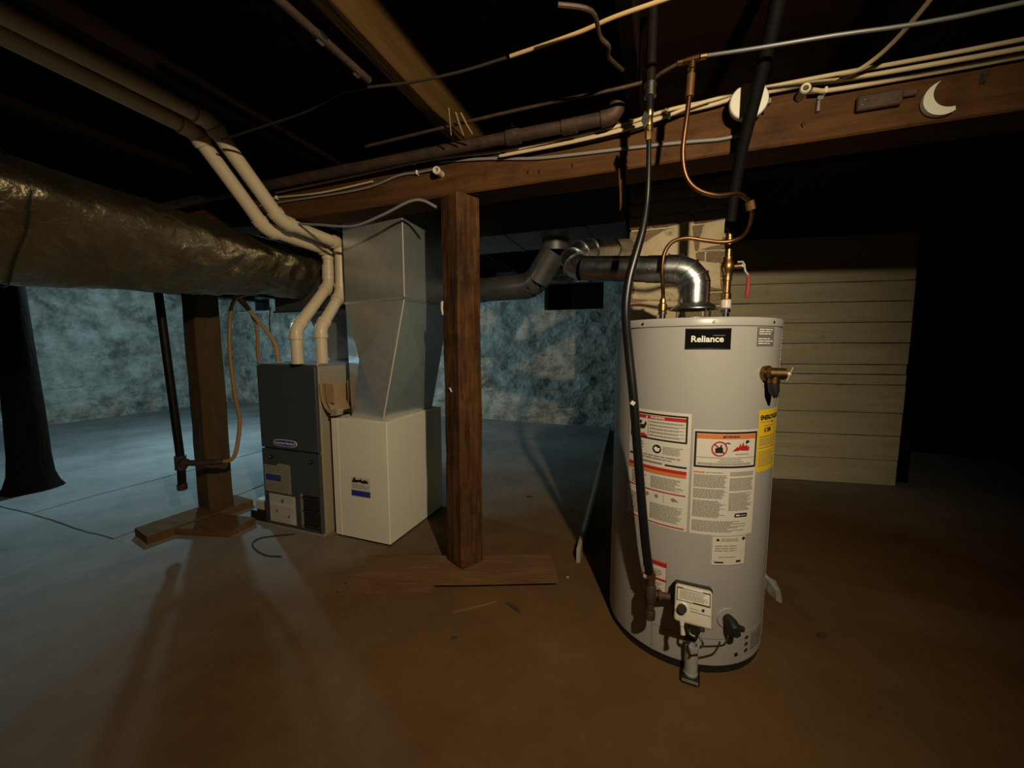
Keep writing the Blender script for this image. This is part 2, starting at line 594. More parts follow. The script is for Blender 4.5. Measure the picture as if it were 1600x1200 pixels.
for nm, hh, sill in (('window_1', H1, False), ('window_2', H2, True)):
    w0, w1, g0, g1 = hh
    wn = structure(nm, MB().box(w0 + 0.05, w1 - 0.05, VB + 0.27, VB + 0.275, g0 + 0.04, g1 - 0.04), 'dark_glass')
    fm = 'window_white' if sill else 'wood_joist'
    fr = MB()
    for a, b, c, d in ((w0, w1, g0, g0 + 0.05), (w0, w1, g1 - 0.05, g1), (w0, w0 + 0.05, g0 + 0.05, g1 - 0.05), (w1 - 0.05, w1, g0 + 0.05, g1 - 0.05)):
        fr.box(a, b, VB + 0.24, VB + 0.30, c, d)
    obj('window_frame', fr, fm, wn)
    if sill:
        obj('window_sill', MB().box(w0 - 0.03, w1 + 0.03, VB - 0.06, VB + 0.24, g0 - 0.03, g0, bevel=0.006), 'window_white', wn)

# ---- ceiling: subfloor and joists
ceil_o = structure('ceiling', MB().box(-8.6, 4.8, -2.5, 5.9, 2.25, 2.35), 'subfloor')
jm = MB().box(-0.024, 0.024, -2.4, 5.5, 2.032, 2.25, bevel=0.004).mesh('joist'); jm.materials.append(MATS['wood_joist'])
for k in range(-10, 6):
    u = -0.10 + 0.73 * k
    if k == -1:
        j = obj('joist', MB().box(-0.028, 0.028, -2.4, 5.5, 2.032, 2.25, bevel=0.004), 'wood_lit', ceil_o, (u, 0, 0), label='lighter joist, its lamplight painted in')  # the lit joist; lamp light is put into its lighter wood colour
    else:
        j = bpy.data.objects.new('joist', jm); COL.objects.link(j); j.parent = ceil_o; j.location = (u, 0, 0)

# ---- partition of painted planks beyond the chimney
wall_partition = bpy.data.objects.new('wall_partition', None)
COL.objects.link(wall_partition)
wall_partition['kind'] = 'structure'
wall_partition.location = W(-0.02, 3.665, 0)
wall_partition.rotation_euler = (0, 0, R(-11))
zs = [0.002, 0.212, 0.415, 0.605, 0.836, 0.92, 1.0, 1.174, 1.341, 1.506, 1.665, 1.83, 2.03]
for i in range(len(zs) - 1):
    a, b = zs[i], zs[i + 1]
    rr = random.Random(i + 3)
    n = 14
    top = [(1.965 * k / n, b - 0.003 - 0.005 * abs(noise.noise((k * 0.7, i * 3.1, 0)))) for k in range(n + 1)]
    bot = [(1.965 * k / n, a + 0.0015 + 0.006 * abs(noise.noise((k * 0.6, i * 2.3, 5)))) for k in range(n + 1)]
    e = rr.uniform(-0.006, 0.006)
    pl = [(p[0] + (e if p[0] > 1.9 else 0), p[1]) for p in bot] + [(p[0] + (e if p[0] > 1.9 else 0), p[1]) for p in reversed(top)]
    y = rr.uniform(-0.004, 0.004)
    obj('plank', MB().prism(pl, 'y', y, y + 0.022), 'plank_paint', wall_partition, smooth=False)
for i in range(len(zs) - 1):  # unseen plank return added to block cool lamp light from the right floor
    obj('plank', MB().box(-0.03, -0.008, -0.86, 0.02, zs[i] + 0.003, zs[i + 1] - 0.003), 'plank_paint', wall_partition, smooth=False)
for x in (0.05, 0.95, 1.88):
    obj('stud', MB().box(x, x + 0.045, 0.03, 0.12, 0, 2.03), 'wood_joist', wall_partition)
obj('end_post', MB().box(1.99, 2.12, 0.10, 0.22, 0, 2.03), 'wood_log', wall_partition)

# ================================================================== TIMBER
beam = thing('support_beam', 'long brown timber beam crossing the room above the water heater', 'beam', 0, 1.72, 1.84)
obj('timber', MB().box(-6.2, 3.6, -0.08, 0.08, 0, 0.185, bevel=0.006), 'wood_beam', beam)
# a few cobwebby scratches: bent nails in the face
for (u, z) in ((-0.52, 0.05), (-0.47, 0.045), (-0.33, 0.05), (0.45, 0.06)):
    obj('nail', MB().tube([(u, -0.079, z), (u, -0.094, z), (u + 0.004, -0.096, z - 0.012)], 0.0018, 6), 'steel', beam)
obj('splinter_strip', MB().add([(-0.15, -0.083, 0.005), (-0.125, -0.083, 0.005), (-0.118, -0.088, -0.08), (-0.128, -0.092, -0.13), (-0.14, -0.089, -0.16), (-0.142, -0.09, -0.10)],
    [(0, 1, 2, 3, 4, 5)]).add([(-0.15, -0.086, 0.005), (-0.125, -0.086, 0.005), (-0.118, -0.091, -0.08), (-0.128, -0.095, -0.13), (-0.14, -0.092, -0.16), (-0.142, -0.093, -0.10)], [(5, 4, 3, 2, 1, 0)]), 'wood_beam', beam, smooth=False)

# far lower flange line behind the main beam: a second beam nearer the chimney side
beam2 = thing('support_beam', 'dark timber doubled up behind the main beam over the plank partition', 'beam', 0.9, 1.95, 1.86)
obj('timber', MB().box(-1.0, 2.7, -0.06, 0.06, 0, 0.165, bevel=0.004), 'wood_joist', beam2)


def rough_post(name, label, u, v, s, z0, z1, rot, material, group=None):
    t = thing(name, label, 'post', u, v, 0, rot)
    mb = MB()
    n = 16
    h = s / 2
    c = 0.008
    pr = [(-h + c, -h), (h - c, -h), (h, -h + c), (h, h - c), (h - c, h), (-h + c, h), (-h, h - c), (-h, -h + c)]
    vs, fs = [], []
    for i in range(n + 1):
        z = z0 + (z1 - z0) * i / n
        for k, (x, y) in enumerate(pr):
            d = 0.004 * noise.noise((x * 9, y * 9, z * 5))
            vs.append((x * (1 + d / h), y * (1 + d / h), z))
    for i in range(n):
        for k in range(8):
            fs.append((i * 8 + k, i * 8 + (k + 1) % 8, (i + 1) * 8 + (k + 1) % 8, (i + 1) * 8 + k))
    fs += [tuple(range(7, -1, -1)), tuple(n * 8 + k for k in range(8))]
    obj('timber', mb.add(vs, fs), material, t, smooth=False)
    return t


post = rough_post('wooden_post', 'reddish rough wooden post standing between furnace and water heater', -0.872, 1.69, 0.135, 0.053, 1.838, R(-27), 'wood_post')
mb = MB().tube([(-0.072, -0.060, 1.325), (-0.080, -0.066, 1.345), (-0.078, -0.067, 1.362)], 0.004, 6)
obj('cable_clip', mb.tube([(-0.064, -0.067, 1.30), (-0.066, -0.072, 1.33), (-0.062, -0.071, 1.365)], 0.005, 6), 'white_plate', post)
obj('cable_clip', MB().tube([(0.0, -0.068, 0.93), (-0.002, -0.078, 0.95)], 0.004, 6), 'white_plate', post)

base = thing('base_board', 'flat dusty board lying under the reddish wooden post', 'board', -0.89, 1.62, 0, R(21))
pl = [(-0.50, -0.11), (-0.2, -0.106), (0.1, -0.108), (0.50, -0.1), (0.485, 0.10), (0.2, 0.104), (-0.15, 0.1), (-0.46, 0.108)]
obj('plank', MB().prism(pl, 'z', 0.022, 0.052), 'wood_base', base, smooth=False)
obj('bottom_plank', MB().prism([(-0.53, -0.135), (-0.1, -0.128), (-0.08, -0.07), (0.40, -0.06), (0.42, 0.07), (-0.42, 0.08), (-0.50, -0.02)], 'z', 0.0, 0.0225), 'wood_base', base, smooth=False)

post2 = rough_post('wooden_post', 'plain brown square post beside the furnace with a gas pipe in front', -2.83, 1.73, 0.15, 0.051, 1.838, R(-6), 'wood_post2')
foot = thing('base_board', 'short crossed boards under the plain brown post beside the furnace', 'board', -2.72, 1.62, 0, R(0))
obj('plank', MB().prism([(-0.20, -0.30), (0.0, -0.34), (0.06, 0.25), (-0.16, 0.27)], 'z', 0.0, 0.05), 'wood_base', foot, smooth=False)
obj('plank', MB().prism([(-0.10, -0.24), (0.36, -0.12), (0.34, 0.06), (-0.12, 0.02)], 'z', 0.0, 0.042), 'wood_base', foot, smooth=False)

mb = MB()
vs, fs = [], []
sg = 20
prof = [(0.165, 0), (0.14, 0.05), (0.122, 0.13), (0.112, 0.28), (0.108, 0.6), (0.100, 1.0), (0.094, 1.45), (0.09, 1.838)]
for i, (r, z) in enumerate(prof):
    for k in range(sg):
        a = 2 * math.pi * k / sg
        rr = r * (1 + 0.10 * noise.noise((math.cos(a) * 1.5, math.sin(a) * 1.5, z * 1.2)) * (1.6 if z < 0.1 else 1))
        vs.append((rr * math.cos(a) + 0.02 * math.sin(z * 2), rr * math.sin(a), z))
for i in range(len(prof) - 1):
    for k in range(sg):
        fs.append((i * sg + k, i * sg + (k + 1) % sg, (i + 1) * sg + (k + 1) % sg, (i + 1) * sg + k))
fs += [tuple(range(sg - 1, -1, -1)), tuple((len(prof) - 1) * sg + k for k in range(sg))]
o = obj('log_post', mb.add(vs, fs), 'wood_log'); o.location = W(-4.66, 1.5, 0); o.rotation_euler = (0, 0, YAW)
tag(o, 'dark round log post with a flared foot under the insulated duct', 'post')

# ================================================================== CHIMNEY
CH = (-0.148, 0.36, 2.35, 2.82)
ch = thing('chimney', 'tan plastered brick chimney standing behind the water heater', 'chimney', CH[0], CH[2])
cw, cd = CH[1] - CH[0], CH[3] - CH[2]
obj('core', MB().box(0.012, cw - 0.012, 0.012, cd - 0.012, 0, 2.25), 'plaster', ch)
bmh = MB().box(-0.5, 0.5, -0.5, 0.5, -0.5, 0.5, bevel=0.05).mesh('brick'); bmh.materials.append(MATS['brick'])
z = 0.0; k = 0
while z < 2.24:
    h = 0.072
    x = -0.08 * (k % 2)
    while x < cw:
        a, b = max(x, 0), min(x + 0.2, cw)
        if b - a > 0.03:
            for (yy, on) in ((0.018, True),):
                o = bpy.data.objects.new('brick', bmh); COL.objects.link(o); o.parent = ch
                o.location = ((a + b) / 2, yy + random.uniform(-0.004, 0.004), z + h / 2)
                o.scale = (b - a - 0.010, 0.036, h - 0.011)
        x += 0.2
    # left side, where the flue enters
    y = 0.04 + 0.07 * (k % 2)
    while y < cd:
        b = min(y + 0.2, cd)
        if b - y > 0.03:
            o = bpy.data.objects.new('brick', bmh); COL.objects.link(o); o.parent = ch
            o.location = (0.018 + random.uniform(-0.003, 0.003), (y + b) / 2, z + h / 2)
            o.scale = (0.036, b - y - 0.010, h - 0.011)
        y += 0.2
    z += h; k += 1


def patch(parent, pts, y0, depth):
    pl = jag(pts, 0.02, 0.025)
    n = len(pl)
    cx = sum(p[0] for p in pl) / n; cz = sum(p[1] for p in pl) / n
    vs = [(p[0], y0, p[1]) for p in pl]
    vs += [(cx + (p[0] - cx) * 0.9, y0 - depth * (0.8 + 0.4 * noise.noise((p[0] * 8, p[1] * 8, 1))), cz + (p[1] - cz) * 0.9) for p in pl]
    vs += [(cx + (p[0] - cx) * 0.5, y0 - depth * (1.15 + 0.7 * noise.noise((p[0] * 6, p[1] * 6, 3))), cz + (p[1] - cz) * 0.5) for p in pl]
    vs.append((cx, y0 - depth * 1.2, cz))
    fs = []
    for i in range(n):
        j = (i + 1) % n
        fs += [(i, j, n + j, n + i), (n + i, n + j, 2 * n + j, 2 * n + i), (2 * n + i, 2 * n + j, 3 * n)]
    return obj('plaster_patch', MB().add(vs, fs), 'plaster', parent)


patch(ch, [(0.03, 1.42), (0.36, 1.40), (0.37, 1.62), (0.33, 1.84), (0.20, 1.80), (0.10, 1.74), (0.02, 1.68)], 0.004, 0.014)
patch(ch, [(0.0, 1.22), (0.30, 1.20), (0.31, 1.40), (0.10, 1.41), (0.02, 1.40)], 0.004, 0.013)
patch(ch, [(0.0, 0.2), (0.45, 0.15), (0.40, 1.19), (0.02, 1.20)], 0.004, 0.012)
patch(ch, [(0.36, 1.48), (0.49, 1.45), (0.48, 1.60), (0.37, 1.62)], 0.004, 0.010)
patch(ch, [(0.36, 1.66), (0.48, 1.66), (0.49, 1.82), (0.37, 1.80)], 0.004, 0.009)

# ================================================================== WATER HEATER
TC = (0.715, 1.535)
TR = 0.290
TPHI = math.atan2(-TC[0], TC[1])
wh = bpy.data.objects.new('water_heater', None)
COL.objects.link(wh)
wh.location = (TC[0], TC[1], 0)
wh.rotation_euler = (0, 0, TPHI)
tag(wh, 'tall grey gas water heater with paper warning labels and a black nameplate', 'water heater')


def cyl(th, z, off=0.0):
    a = R(th)
    return ((TR + off) * math.sin(a), -(TR + off) * math.cos(a), z)


obj('base_ring', MB().lathe([(0.276, 0.0), (0.285, 0.004), (0.285, 0.036)], 64), 'black', wh, label='black base ring')
obj('jacket', MB().lathe([(0.286, 0.030), (0.29, 0.034), (0.29, 1.2135), (0.285, 1.2138)], 96), 'tank_paint', wh)
obj('lid', MB().lathe([(0.2905, 1.2142), (0.2935, 1.216), (0.2935, 1.236), (0.290, 1.242), (0.284, 1.244), (0.02, 1.247)], 96), 'tank_paint', wh)
for th in (-33, 12, 55, 110, 180, -100):
    x, y, z = cyl(th, 1.228, 0.0035)
    d = Vector((x, y, 0)).normalized()
    obj('lid_screw', MB().tube([Vector((x, y, z)), Vector((x, y, z)) + d * 0.003], 0.0045, 10), 'steel', wh)
obj('jacket_seam', MB().tube([cyl(84, 0.04, 0.0), cyl(84, 1.21, 0.0)], 0.0018, 6), 'tank_paint', wh)
for zz in (0.98, 1.06, 1.10, 1.14, 1.175):
    x, y, z = cyl(78, zz, 0.001); d = Vector((x, y, 0)).normalized()
    obj('seam_rivet', MB().tube([Vector((x, y, z)), Vector((x, y, z)) + d * 0.0035], 0.004, 8), 'steel', wh)
# access panel outline at the foot
mb = MB()
pr = Print(lambda x, y: cyl(math.degrees(x / TR), y, 0.0006))
pr.rect(R(-18.6) * TR, R(-18.1) * TR, 0.03, 0.135).rect(R(-18.6) * TR, R(40) * TR, 0.133, 0.135).rect(R(-60) * TR, R(60) * TR, 0.034, 0.036)
obj('access_panel_edge', pr.mb, 'tank_paint_dark', wh)
pr = Print(lambda x, y: cyl(math.degrees(x / TR), y, 0.001))
pr.rect(R(38.3) * TR, R(41) * TR, 0.062, 0.076)
obj('sight_glass', pr.mb, 'print_black', wh)


def sheet(name, t0, t1, z0, z1, material, label=None, off=0.0008):
    p = Print(lambda x, y: cyl(t0 + math.degrees(x / TR), z0 + y, off))
    w = R(t1 - t0) * TR
    p.rect(0, w, 0, z1 - z0)
    o = obj(name, p.mb, material, wh, label=label)

    def layer(o2=0.0012):
        return Print(lambda x, y: cyl(t0 + math.degrees(x / TR), z0 + y, off + o2))
    return o, w, z1 - z0, layer


# --- nameplate
o, w, h, lay = sheet('nameplate', -4.3, 22.8, 1.143, 1.204, 'black_gloss', 'black nameplate reading Reliance')
p = lay(); p.text('Reliance', w * 0.48, h * 0.47, 0.0285, 0.0007, 1.02); obj('lettering', p.mb, 'print_white', o)
p = lay(); p.rect(w * 0.60, w * 0.86, h * 0.655, h * 0.68); obj('fine_print', p.mb, 'print_grey', o)
p = lay(); p.rect(0, w, -0.004, 0.0).rect(0, w, h, h + 0.003); obj('bright_trim', p.mb, 'silver', o)

# --- left warning label
o, w, h, lay = sheet('warning_label', -43.5, 1.8, 0.512, 0.924, 'label_white', 'long white label with black frame and red bars')
p = lay(0.0008); p.rect(w * 0.09, w * 0.95, 0.381, 0.3935); obj('red_header', p.mb, 'print_red', o)
p = lay()
p.frame(0.010, w - 0.010, 0.308, 0.402, 0.0055)
p.rect(w * 0.375, w * 0.38, 0.316, 0.378)
p.disc(w * 0.53, 0.277, 0.0155)
p.rect(w * 0.66, w - 0.008, 0.222, 0.228).rect(0.008, w * 0.22, 0.240, 0.246)
# pictograms: a head over steam, a hand
p.disc(w * 0.24, 0.366, 0.006).poly([(w * 0.12, 0.345), (w * 0.16, 0.356), (w * 0.30, 0.357), (w * 0.33, 0.372), (w * 0.35, 0.36), (w * 0.31, 0.342), (w * 0.2, 0.340), (w * 0.15, 0.336)])
obj('black_print', p.mb, 'print_black', o)
p = lay()
p.poly([(w * 0.16, 0.332), (w * 0.20, 0.322), (w * 0.14, 0.326), (w * 0.15, 0.323), (w * 0.20, 0.318), (w * 0.17, 0.315), (w * 0.24, 0.315), (w * 0.30, 0.313), (w * 0.365, 0.309), (w * 0.365, 0.318), (w * 0.31, 0.327), (w * 0.25, 0.324), (w * 0.20, 0.331)])
obj('hand_pictogram', p.mb, 'print_red', o)
for a, b in ((0.124, 0.128), (0.006, 0.010), (0.200, 0.212)):
    p = lay(); p.rect(0.006, w - 0.008, a, b); obj('red_bar', p.mb, 'print_red', o)
p = lay(); p.rect(0.006, w - 0.008, 0.188, 0.200); obj('orange_bar', p.mb, 'print_orange', o)
p = lay(0.0014); p.text('WARNING', w * 0.52, 0.3872, 0.0105, 0.0003).poly([(w * 0.33, 0.383), (w * 0.365, 0.383), (w * 0.3475, 0.392)])
p.poly([(w * 0.48, 0.277), (w * 0.51, 0.286), (w * 0.54, 0.281), (w * 0.58, 0.281), (w * 0.565, 0.27), (w * 0.52, 0.267)])
obj('lettering', p.mb, 'print_white', o)
p = lay()
for k in range(5):
    p.lines(w * 0.40, w * 0.93, 0.320 + k * 0.012, 0.328 + k * 0.012, 0.0036, 0.5, 0.2)
p.lines(w * 0.62, w * 0.92, 0.262, 0.292, 0.0048)
p.lines(w * 0.12, w * 0.32, 0.262, 0.30, 0.0045)
p.lines(w * 0.1, w * 0.9, 0.233, 0.258, 0.009)
p.rect(w * 0.24, w * 0.62, 0.224, 0.230)
p.lines(w * 0.45, w * 0.94, 0.133, 0.180, 0.0040)
p.lines(w * 0.10, w * 0.38, 0.133, 0.184, 0.0062, 0.4, 0.5)
p.lines(w * 0.45, w * 0.94, 0.018, 0.082, 0.0040)
p.lines(w * 0.10, w * 0.38, 0.018, 0.10, 0.0070, 0.4, 0.6)
p.disc(w * 0.40, 0.107, 0.007, 8).disc(w * 0.55, 0.107, 0.007, 8).rect(w * 0.66, w * 0.664, 0.088, 0.12)
p.poly([(w * 0.76, 0.108), (w * 0.80, 0.113), (w * 0.85, 0.105), (w * 0.88, 0.100), (w * 0.82, 0.101), (w * 0.79, 0.098)])
obj('fine_print', p.mb, 'print_grey', o)

# --- right warning label
o, w, h, lay = sheet('warning_label', 3.4, 46.6, 0.512, 0.874, 'label_white', 'white label with orange header and flame pictogram')
p = lay(0.0008); p.rect(0.010, w - 0.010, 0.332, 0.3475); obj('orange_header', p.mb, 'print_orange', o)
p = lay(0.0008); p.rect(0.004, w * 0.18, 0.215, 0.2195); obj('orange_tab', p.mb, 'print_orange', o)
p = lay(); p.frame(0.004, w - 0.004, 0.234, 0.356, 0.0065)
p.text('WARNING', w * 0.55, 0.3395, 0.0105, 0.0003).poly([(w * 0.41, 0.3355), (w * 0.445, 0.3355), (w * 0.4275, 0.344)])
p.poly([(w * 0.31, 0.285), (w * 0.42, 0.285), (w * 0.42, 0.302), (w * 0.40, 0.306), (w * 0.405, 0.313), (w * 0.385, 0.313), (w * 0.375, 0.305), (w * 0.31, 0.301)])
p.poly([(w * 0.44, 0.318), (w * 0.49, 0.321), (w * 0.52, 0.318), (w * 0.53, 0.314), (w * 0.485, 0.3175), (w * 0.44, 0.314)])
p.disc(w * 0.80, 0.322, 0.0055, 10).poly([(w * 0.77, 0.319), (w * 0.79, 0.315), (w * 0.84, 0.321), (w * 0.845, 0.327), (w * 0.82, 0.324)])
p.poly([(w * 0.665, 0.0625), (w * 0.865, 0.0625), (w * 0.875, 0.066), (w * 0.875, 0.073), (w * 0.865, 0.0765), (w * 0.665, 0.0765), (w * 0.655, 0.073), (w * 0.655, 0.066)])
obj('black_print', p.mb, 'print_black', o)
p = lay(0.0015); p.ring(w * 0.37, 0.299, 0.0255, 0.0042)
p.poly([(w * 0.29, 0.313), (w * 0.30, 0.317), (w * 0.455, 0.285), (w * 0.445, 0.281)])
p.poly([(w * 0.56, 0.291), (w * 0.64, 0.307), (w * 0.66, 0.302), (w * 0.68, 0.318), (w * 0.70, 0.306), (w * 0.73, 0.322), (w * 0.75, 0.308), (w * 0.80, 0.313), (w * 0.80, 0.306), (w * 0.84, 0.308), (w * 0.83, 0.302), (w * 0.86, 0.303), (w * 0.83, 0.296), (w * 0.84, 0.292)])
obj('red_print', p.mb, 'print_red', o)
p = lay()
p.rect(0.012, w - 0.012, 0.268, 0.2695)
p.lines(w * 0.38, w * 0.73, 0.2600, 0.266, 0.0045, 0.5, 0.05).lines(w * 0.35, w * 0.75, 0.2525, 0.259, 0.0045, 0.5, 0.05).lines(w * 0.07, w * 0.95, 0.242, 0.2525, 0.0040, 0.5, 0.1)
p.lines(w * 0.62, w * 0.84, 0.278, 0.284, 0.0045, 0.5, 0.1)
p.lines(w * 0.20, w * 0.44, 0.215, 0.221, 0.0045, 0.5, 0.1)
p.lines(w * 0.03, w * 0.51, 0.166, 0.211, 0.0037, 0.5, 0.12).lines(w * 0.03, w * 0.51, 0.128, 0.162, 0.0037, 0.5, 0.15).lines(w * 0.03, w * 0.51, 0.06, 0.122, 0.0037, 0.5, 0.3)
p.lines(w * 0.55, w * 0.96, 0.205, 0.222, 0.0037, 0.5, 0.1).lines(w * 0.55, w * 0.96, 0.155, 0.201, 0.0037, 0.5, 0.1).lines(w * 0.55, w * 0.96, 0.084, 0.15, 0.0037, 0.5, 0.3)
p.lines(w * 0.03, w * 0.97, 0.008, 0.052, 0.0044, 0.5, 0.45)
obj('fine_print', p.mb, 'print_grey', o)
p = lay(0.0016); p.rect(w * 0.675, w * 0.74, 0.067, 0.072).rect(w * 0.75, w * 0.85, 0.0685, 0.0705); obj('badge_dashes', p.mb, 'print_white', o)

# --- yellow energy label
o, w, h, lay = sheet('energy_label', 46.8, 76.0, 0.723, 0.937, 'label_yellow', 'yellow energy label')
p = lay(); p.text('ENERGYGUIDE', w * 0.53, 0.187, 0.0215, 0.0008, 0.98); p.text('$ 208', w * 0.36, 0.144, 0.020, 0.0006, 0.9)
p.rect(w * 0.06, w * 0.96, 0.121, 0.1225).rect(w * 0.06, w * 0.96, 0.083, 0.0842)
p.poly([(w * 0.52, 0.168), (w * 0.60, 0.168), (w * 0.60, 0.173), (w * 0.52, 0.173)])
obj('black_print', p.mb, 'print_black', o)
p = lay(); p.lines(w * 0.06, w * 0.45, 0.168, 0.176, 0.004).lines(w * 0.2, w * 0.8, 0.155, 0.162, 0.0045, 0.5).lines(w * 0.06, w * 0.94, 0.090, 0.118, 0.0045, 0.35).lines(w * 0.06, w * 0.94, 0.015, 0.075, 0.0055, 0.3, 0.4)
obj('fine_print', p.mb, 'print_grey', o)

# --- rating plate
o, w, h, lay = sheet('rating_label', 17.4, 42.2, 0.404, 0.512, 'label_white', 'small white rating label')
p = lay(); p.lines(w * 0.25, w * 0.85, 0.085, 0.10, 0.006).lines(w * 0.10, w * 0.9, 0.048, 0.078, 0.0085, 0.3, 0.3).lines(w * 0.2, w * 0.7, 0.026, 0.036, 0.006, 0.4)
obj('fine_print', p.mb, 'print_grey', o)
p = lay(); p.disc(w * 0.9, 0.094, 0.006, 10).rect(w * 0.13, w * 0.2, 0.088, 0.096).rect(w * 0.1, w * 0.34, 0.010, 0.015).rect(w * 0.70, w * 0.84, 0.011, 0.018).frame(0.002, w - 0.002, 0.002, h - 0.002, 0.0008)
obj('black_print', p.mb, 'print_black', o)

# --- low left label
o, w, h, lay = sheet('safety_label', -26.5, -9.6, 0.252, 0.384, 'label_white', 'small white label with red bars behind the gas hose')
p = lay(); p.rect(0.002, w - 0.002, 0.112, 0.128).rect(0.002, w - 0.002, 0.058, 0.066).frame(0.0, w, 0.0, h, 0.0015); obj('red_print', p.mb, 'print_red', o)
p = lay(); p.lines(w * 0.1, w * 0.9, 0.070, 0.10, 0.0065).lines(w * 0.1, w * 0.9, 0.01, 0.052, 0.006); obj('fine_print', p.mb, 'print_grey', o)

# --- top right grey label
o, w, h, lay = sheet('notice_label', 40.8, 57.8, 1.149, 1.211, 'label_grey', 'small grey notice label')
p = lay(); p.lines(w * 0.08, w * 0.92, 0.038, 0.060, 0.0072, 0.5, 0.3).lines(w * 0.05, w * 0.95, 0.006, 0.030, 0.0075, 0.45, 0.3); obj('fine_print', p.mb, 'print_white', o)
# --- low right label
o, w, h, lay = sheet('lighting_label', 44.3, 74, 0.048, 0.148, 'tank_paint', 'grey pictogram label near the foot')
p = lay(); p.frame(0, w, 0, h, 0.0012); obj('border', p.mb, 'print_white', o)
p = lay()
for zz in (0.075, 0.05, 0.026):
    p.poly([(0.012, zz - 0.006), (0.026, zz - 0.005), (0.030, zz + 0.003), (0.02, zz + 0.008), (0.013, zz + 0.003)])
p.lines(0.045, w * 0.9, 0.015, 0.085, 0.009, 0.35, 0.3)
obj('black_print', p.mb, 'print_black', o)

# --- gas control valve (local: x right, y towards the tank, origin at the jacket)
GX, GY, GZ = 0.038, -TR - 0.012, 0.272
gx = gy = gz = 0.0
mbk = MB().box(gx - 0.060, gx + 0.058, gy - 0.06, gy + 0.02, gz - 0.052, gz + 0.061, bevel=0.006)
gv = obj('gas_control', mbk, 'black', wh, (GX, GY, GZ), (R(-24), 0, 0), label='white gas control valve with a black backing')
cov = MB().box(gx - 0.056, gx + 0.056, gy - 0.088, gy - 0.045, gz - 0.056, gz + 0.056, bevel=0.010, seg=3)
cv = obj('cover', cov, 'white_plastic', gv)
yf = gy - 0.0885
fp = lambda x, y: (gx + x, yf - 0.0005, gz + y)
p = Print(fp); p.frame(-0.049, 0.050, 0.008, 0.047, 0.0018).rect(-0.049, -0.030, 0.046, 0.049).rect(0.028, 0.05, 0.046, 0.049).rect(0.0, 0.05, 0.008, 0.012).rect(-0.008, 0.052, -0.0165, -0.0152)
obj('black_print', p.mb, 'print_black', gv)
p = Print(fp); p.lines(-0.040, 0.044, 0.014, 0.044, 0.0045, 0.4, 0.2).lines(-0.045, -0.018, 0.0, 0.005, 0.003).lines(-0.012, 0.02, -0.011, -0.004, 0.004); obj('fine_print', p.mb, 'print_grey', gv)
obj('knob', MB().tube([(gx - 0.032, yf + 0.002, gz - 0.014), (gx - 0.032, yf - 0.016, gz - 0.014)], [0.0155, 0.0135], 20), 'black', gv)
obj('knob_collar', MB().lathe([(0.022, 0), (0.022, 0.004), (0.018, 0.006)], 24), 'white_plastic', gv, (gx - 0.032, yf + 0.003, gz - 0.014), (R(90), 0, 0))
obj('status_light', MB().tube([(gx + 0.030, yf + 0.002, gz - 0.004), (gx + 0.030, yf - 0.003, gz - 0.004)], 0.004, 12), 'black', gv)
obj('plug', MB().box(gx + 0.020, gx + 0.036, yf, yf + 0.02, gz - 0.066, gz - 0.052, bevel=0.002), 'black', gv)
obj('wire', MB().tube([(gx + 0.030, yf + 0.008, gz - 0.064), (gx + 0.022, yf + 0.002, gz - 0.080), (gx + 0.032, yf + 0.004, gz - 0.100), (gx + 0.026, yf + 0.02, gz - 0.115)], 0.0035, 8, smooth=5), 'steel', gv)
obj('wire', MB().tube([(gx + 0.026, yf + 0.02, gz - 0.112), (gx + 0.08, gy - 0.02, gz - 0.106), (gx + 0.10, gy, gz - 0.098), (gx + 0.112, gy + 0.01, gz - 0.07)], 0.0028, 8, smooth=5), 'black', gv)
obj('igniter', MB().tube([(gx - 0.030, yf + 0.006, gz - 0.052), (gx - 0.030, yf + 0.004, gz - 0.066)], [0.008, 0.006], 10).tube([(gx - 0.030, yf + 0.006, gz - 0.066), (gx - 0.026, yf + 0.012, gz - 0.09)], [0.005, 0.008], 10), 'white_plastic', gv)
obj('pilot_tube', MB().tube([(gx - 0.008, gy - 0.04, gz - 0.060), (gx - 0.008, gy - 0.04, gz - 0.083), (gx - 0.002, gy - 0.04, gz - 0.092), (gx + 0.016, gy - 0.035, gz - 0.095)], 0.0042, 8, smooth=4), 'steel', gv)
# vertical grey sleeve in front of the burner access
sl = obj('manifold_sleeve', MB().lathe([(0.021, 0.012), (0.023, 0.016), (0.023, 0.024), (0.0215, 0.026), (0.0215, 0.112), (0.023, 0.114), (0.023, 0.126), (0.018, 0.126), (0.018, 0.10)], 28, (0.042, -TR - 0.022)), 'tank_paint', wh)
obj('sleeve_foot', MB().box(0.010, 0.072, -TR - 0.060, -TR + 0.02, 0.0, 0.016, bevel=0.006), 'black', wh)
# drain valve with round escutcheon
ec = Vector(cyl(30.5, 0.214, 0.0)); dn = Vector((ec.x, ec.y, 0)).normalized()
dv = obj('drain_escutcheon', MB().tube([ec - dn * 0.004, ec + dn * 0.004], [0.036, 0.034], 32), 'tank_paint', wh)
obj('drain_valve', MB().tube([ec, ec + dn * 0.028, ec + dn * 0.040 + Vector((0, 0, -0.008)), ec + dn * 0.044 + Vector((0.006, 0, -0.03))], [0.017, 0.019, 0.019, 0.014], 14).tube([ec + dn * 0.03 + Vector((0.005, 0, -0.006)), ec + dn * 0.03 + Vector((0.035, 0.008, -0.016))], [0.011, 0.009], 12), 'black', dv)
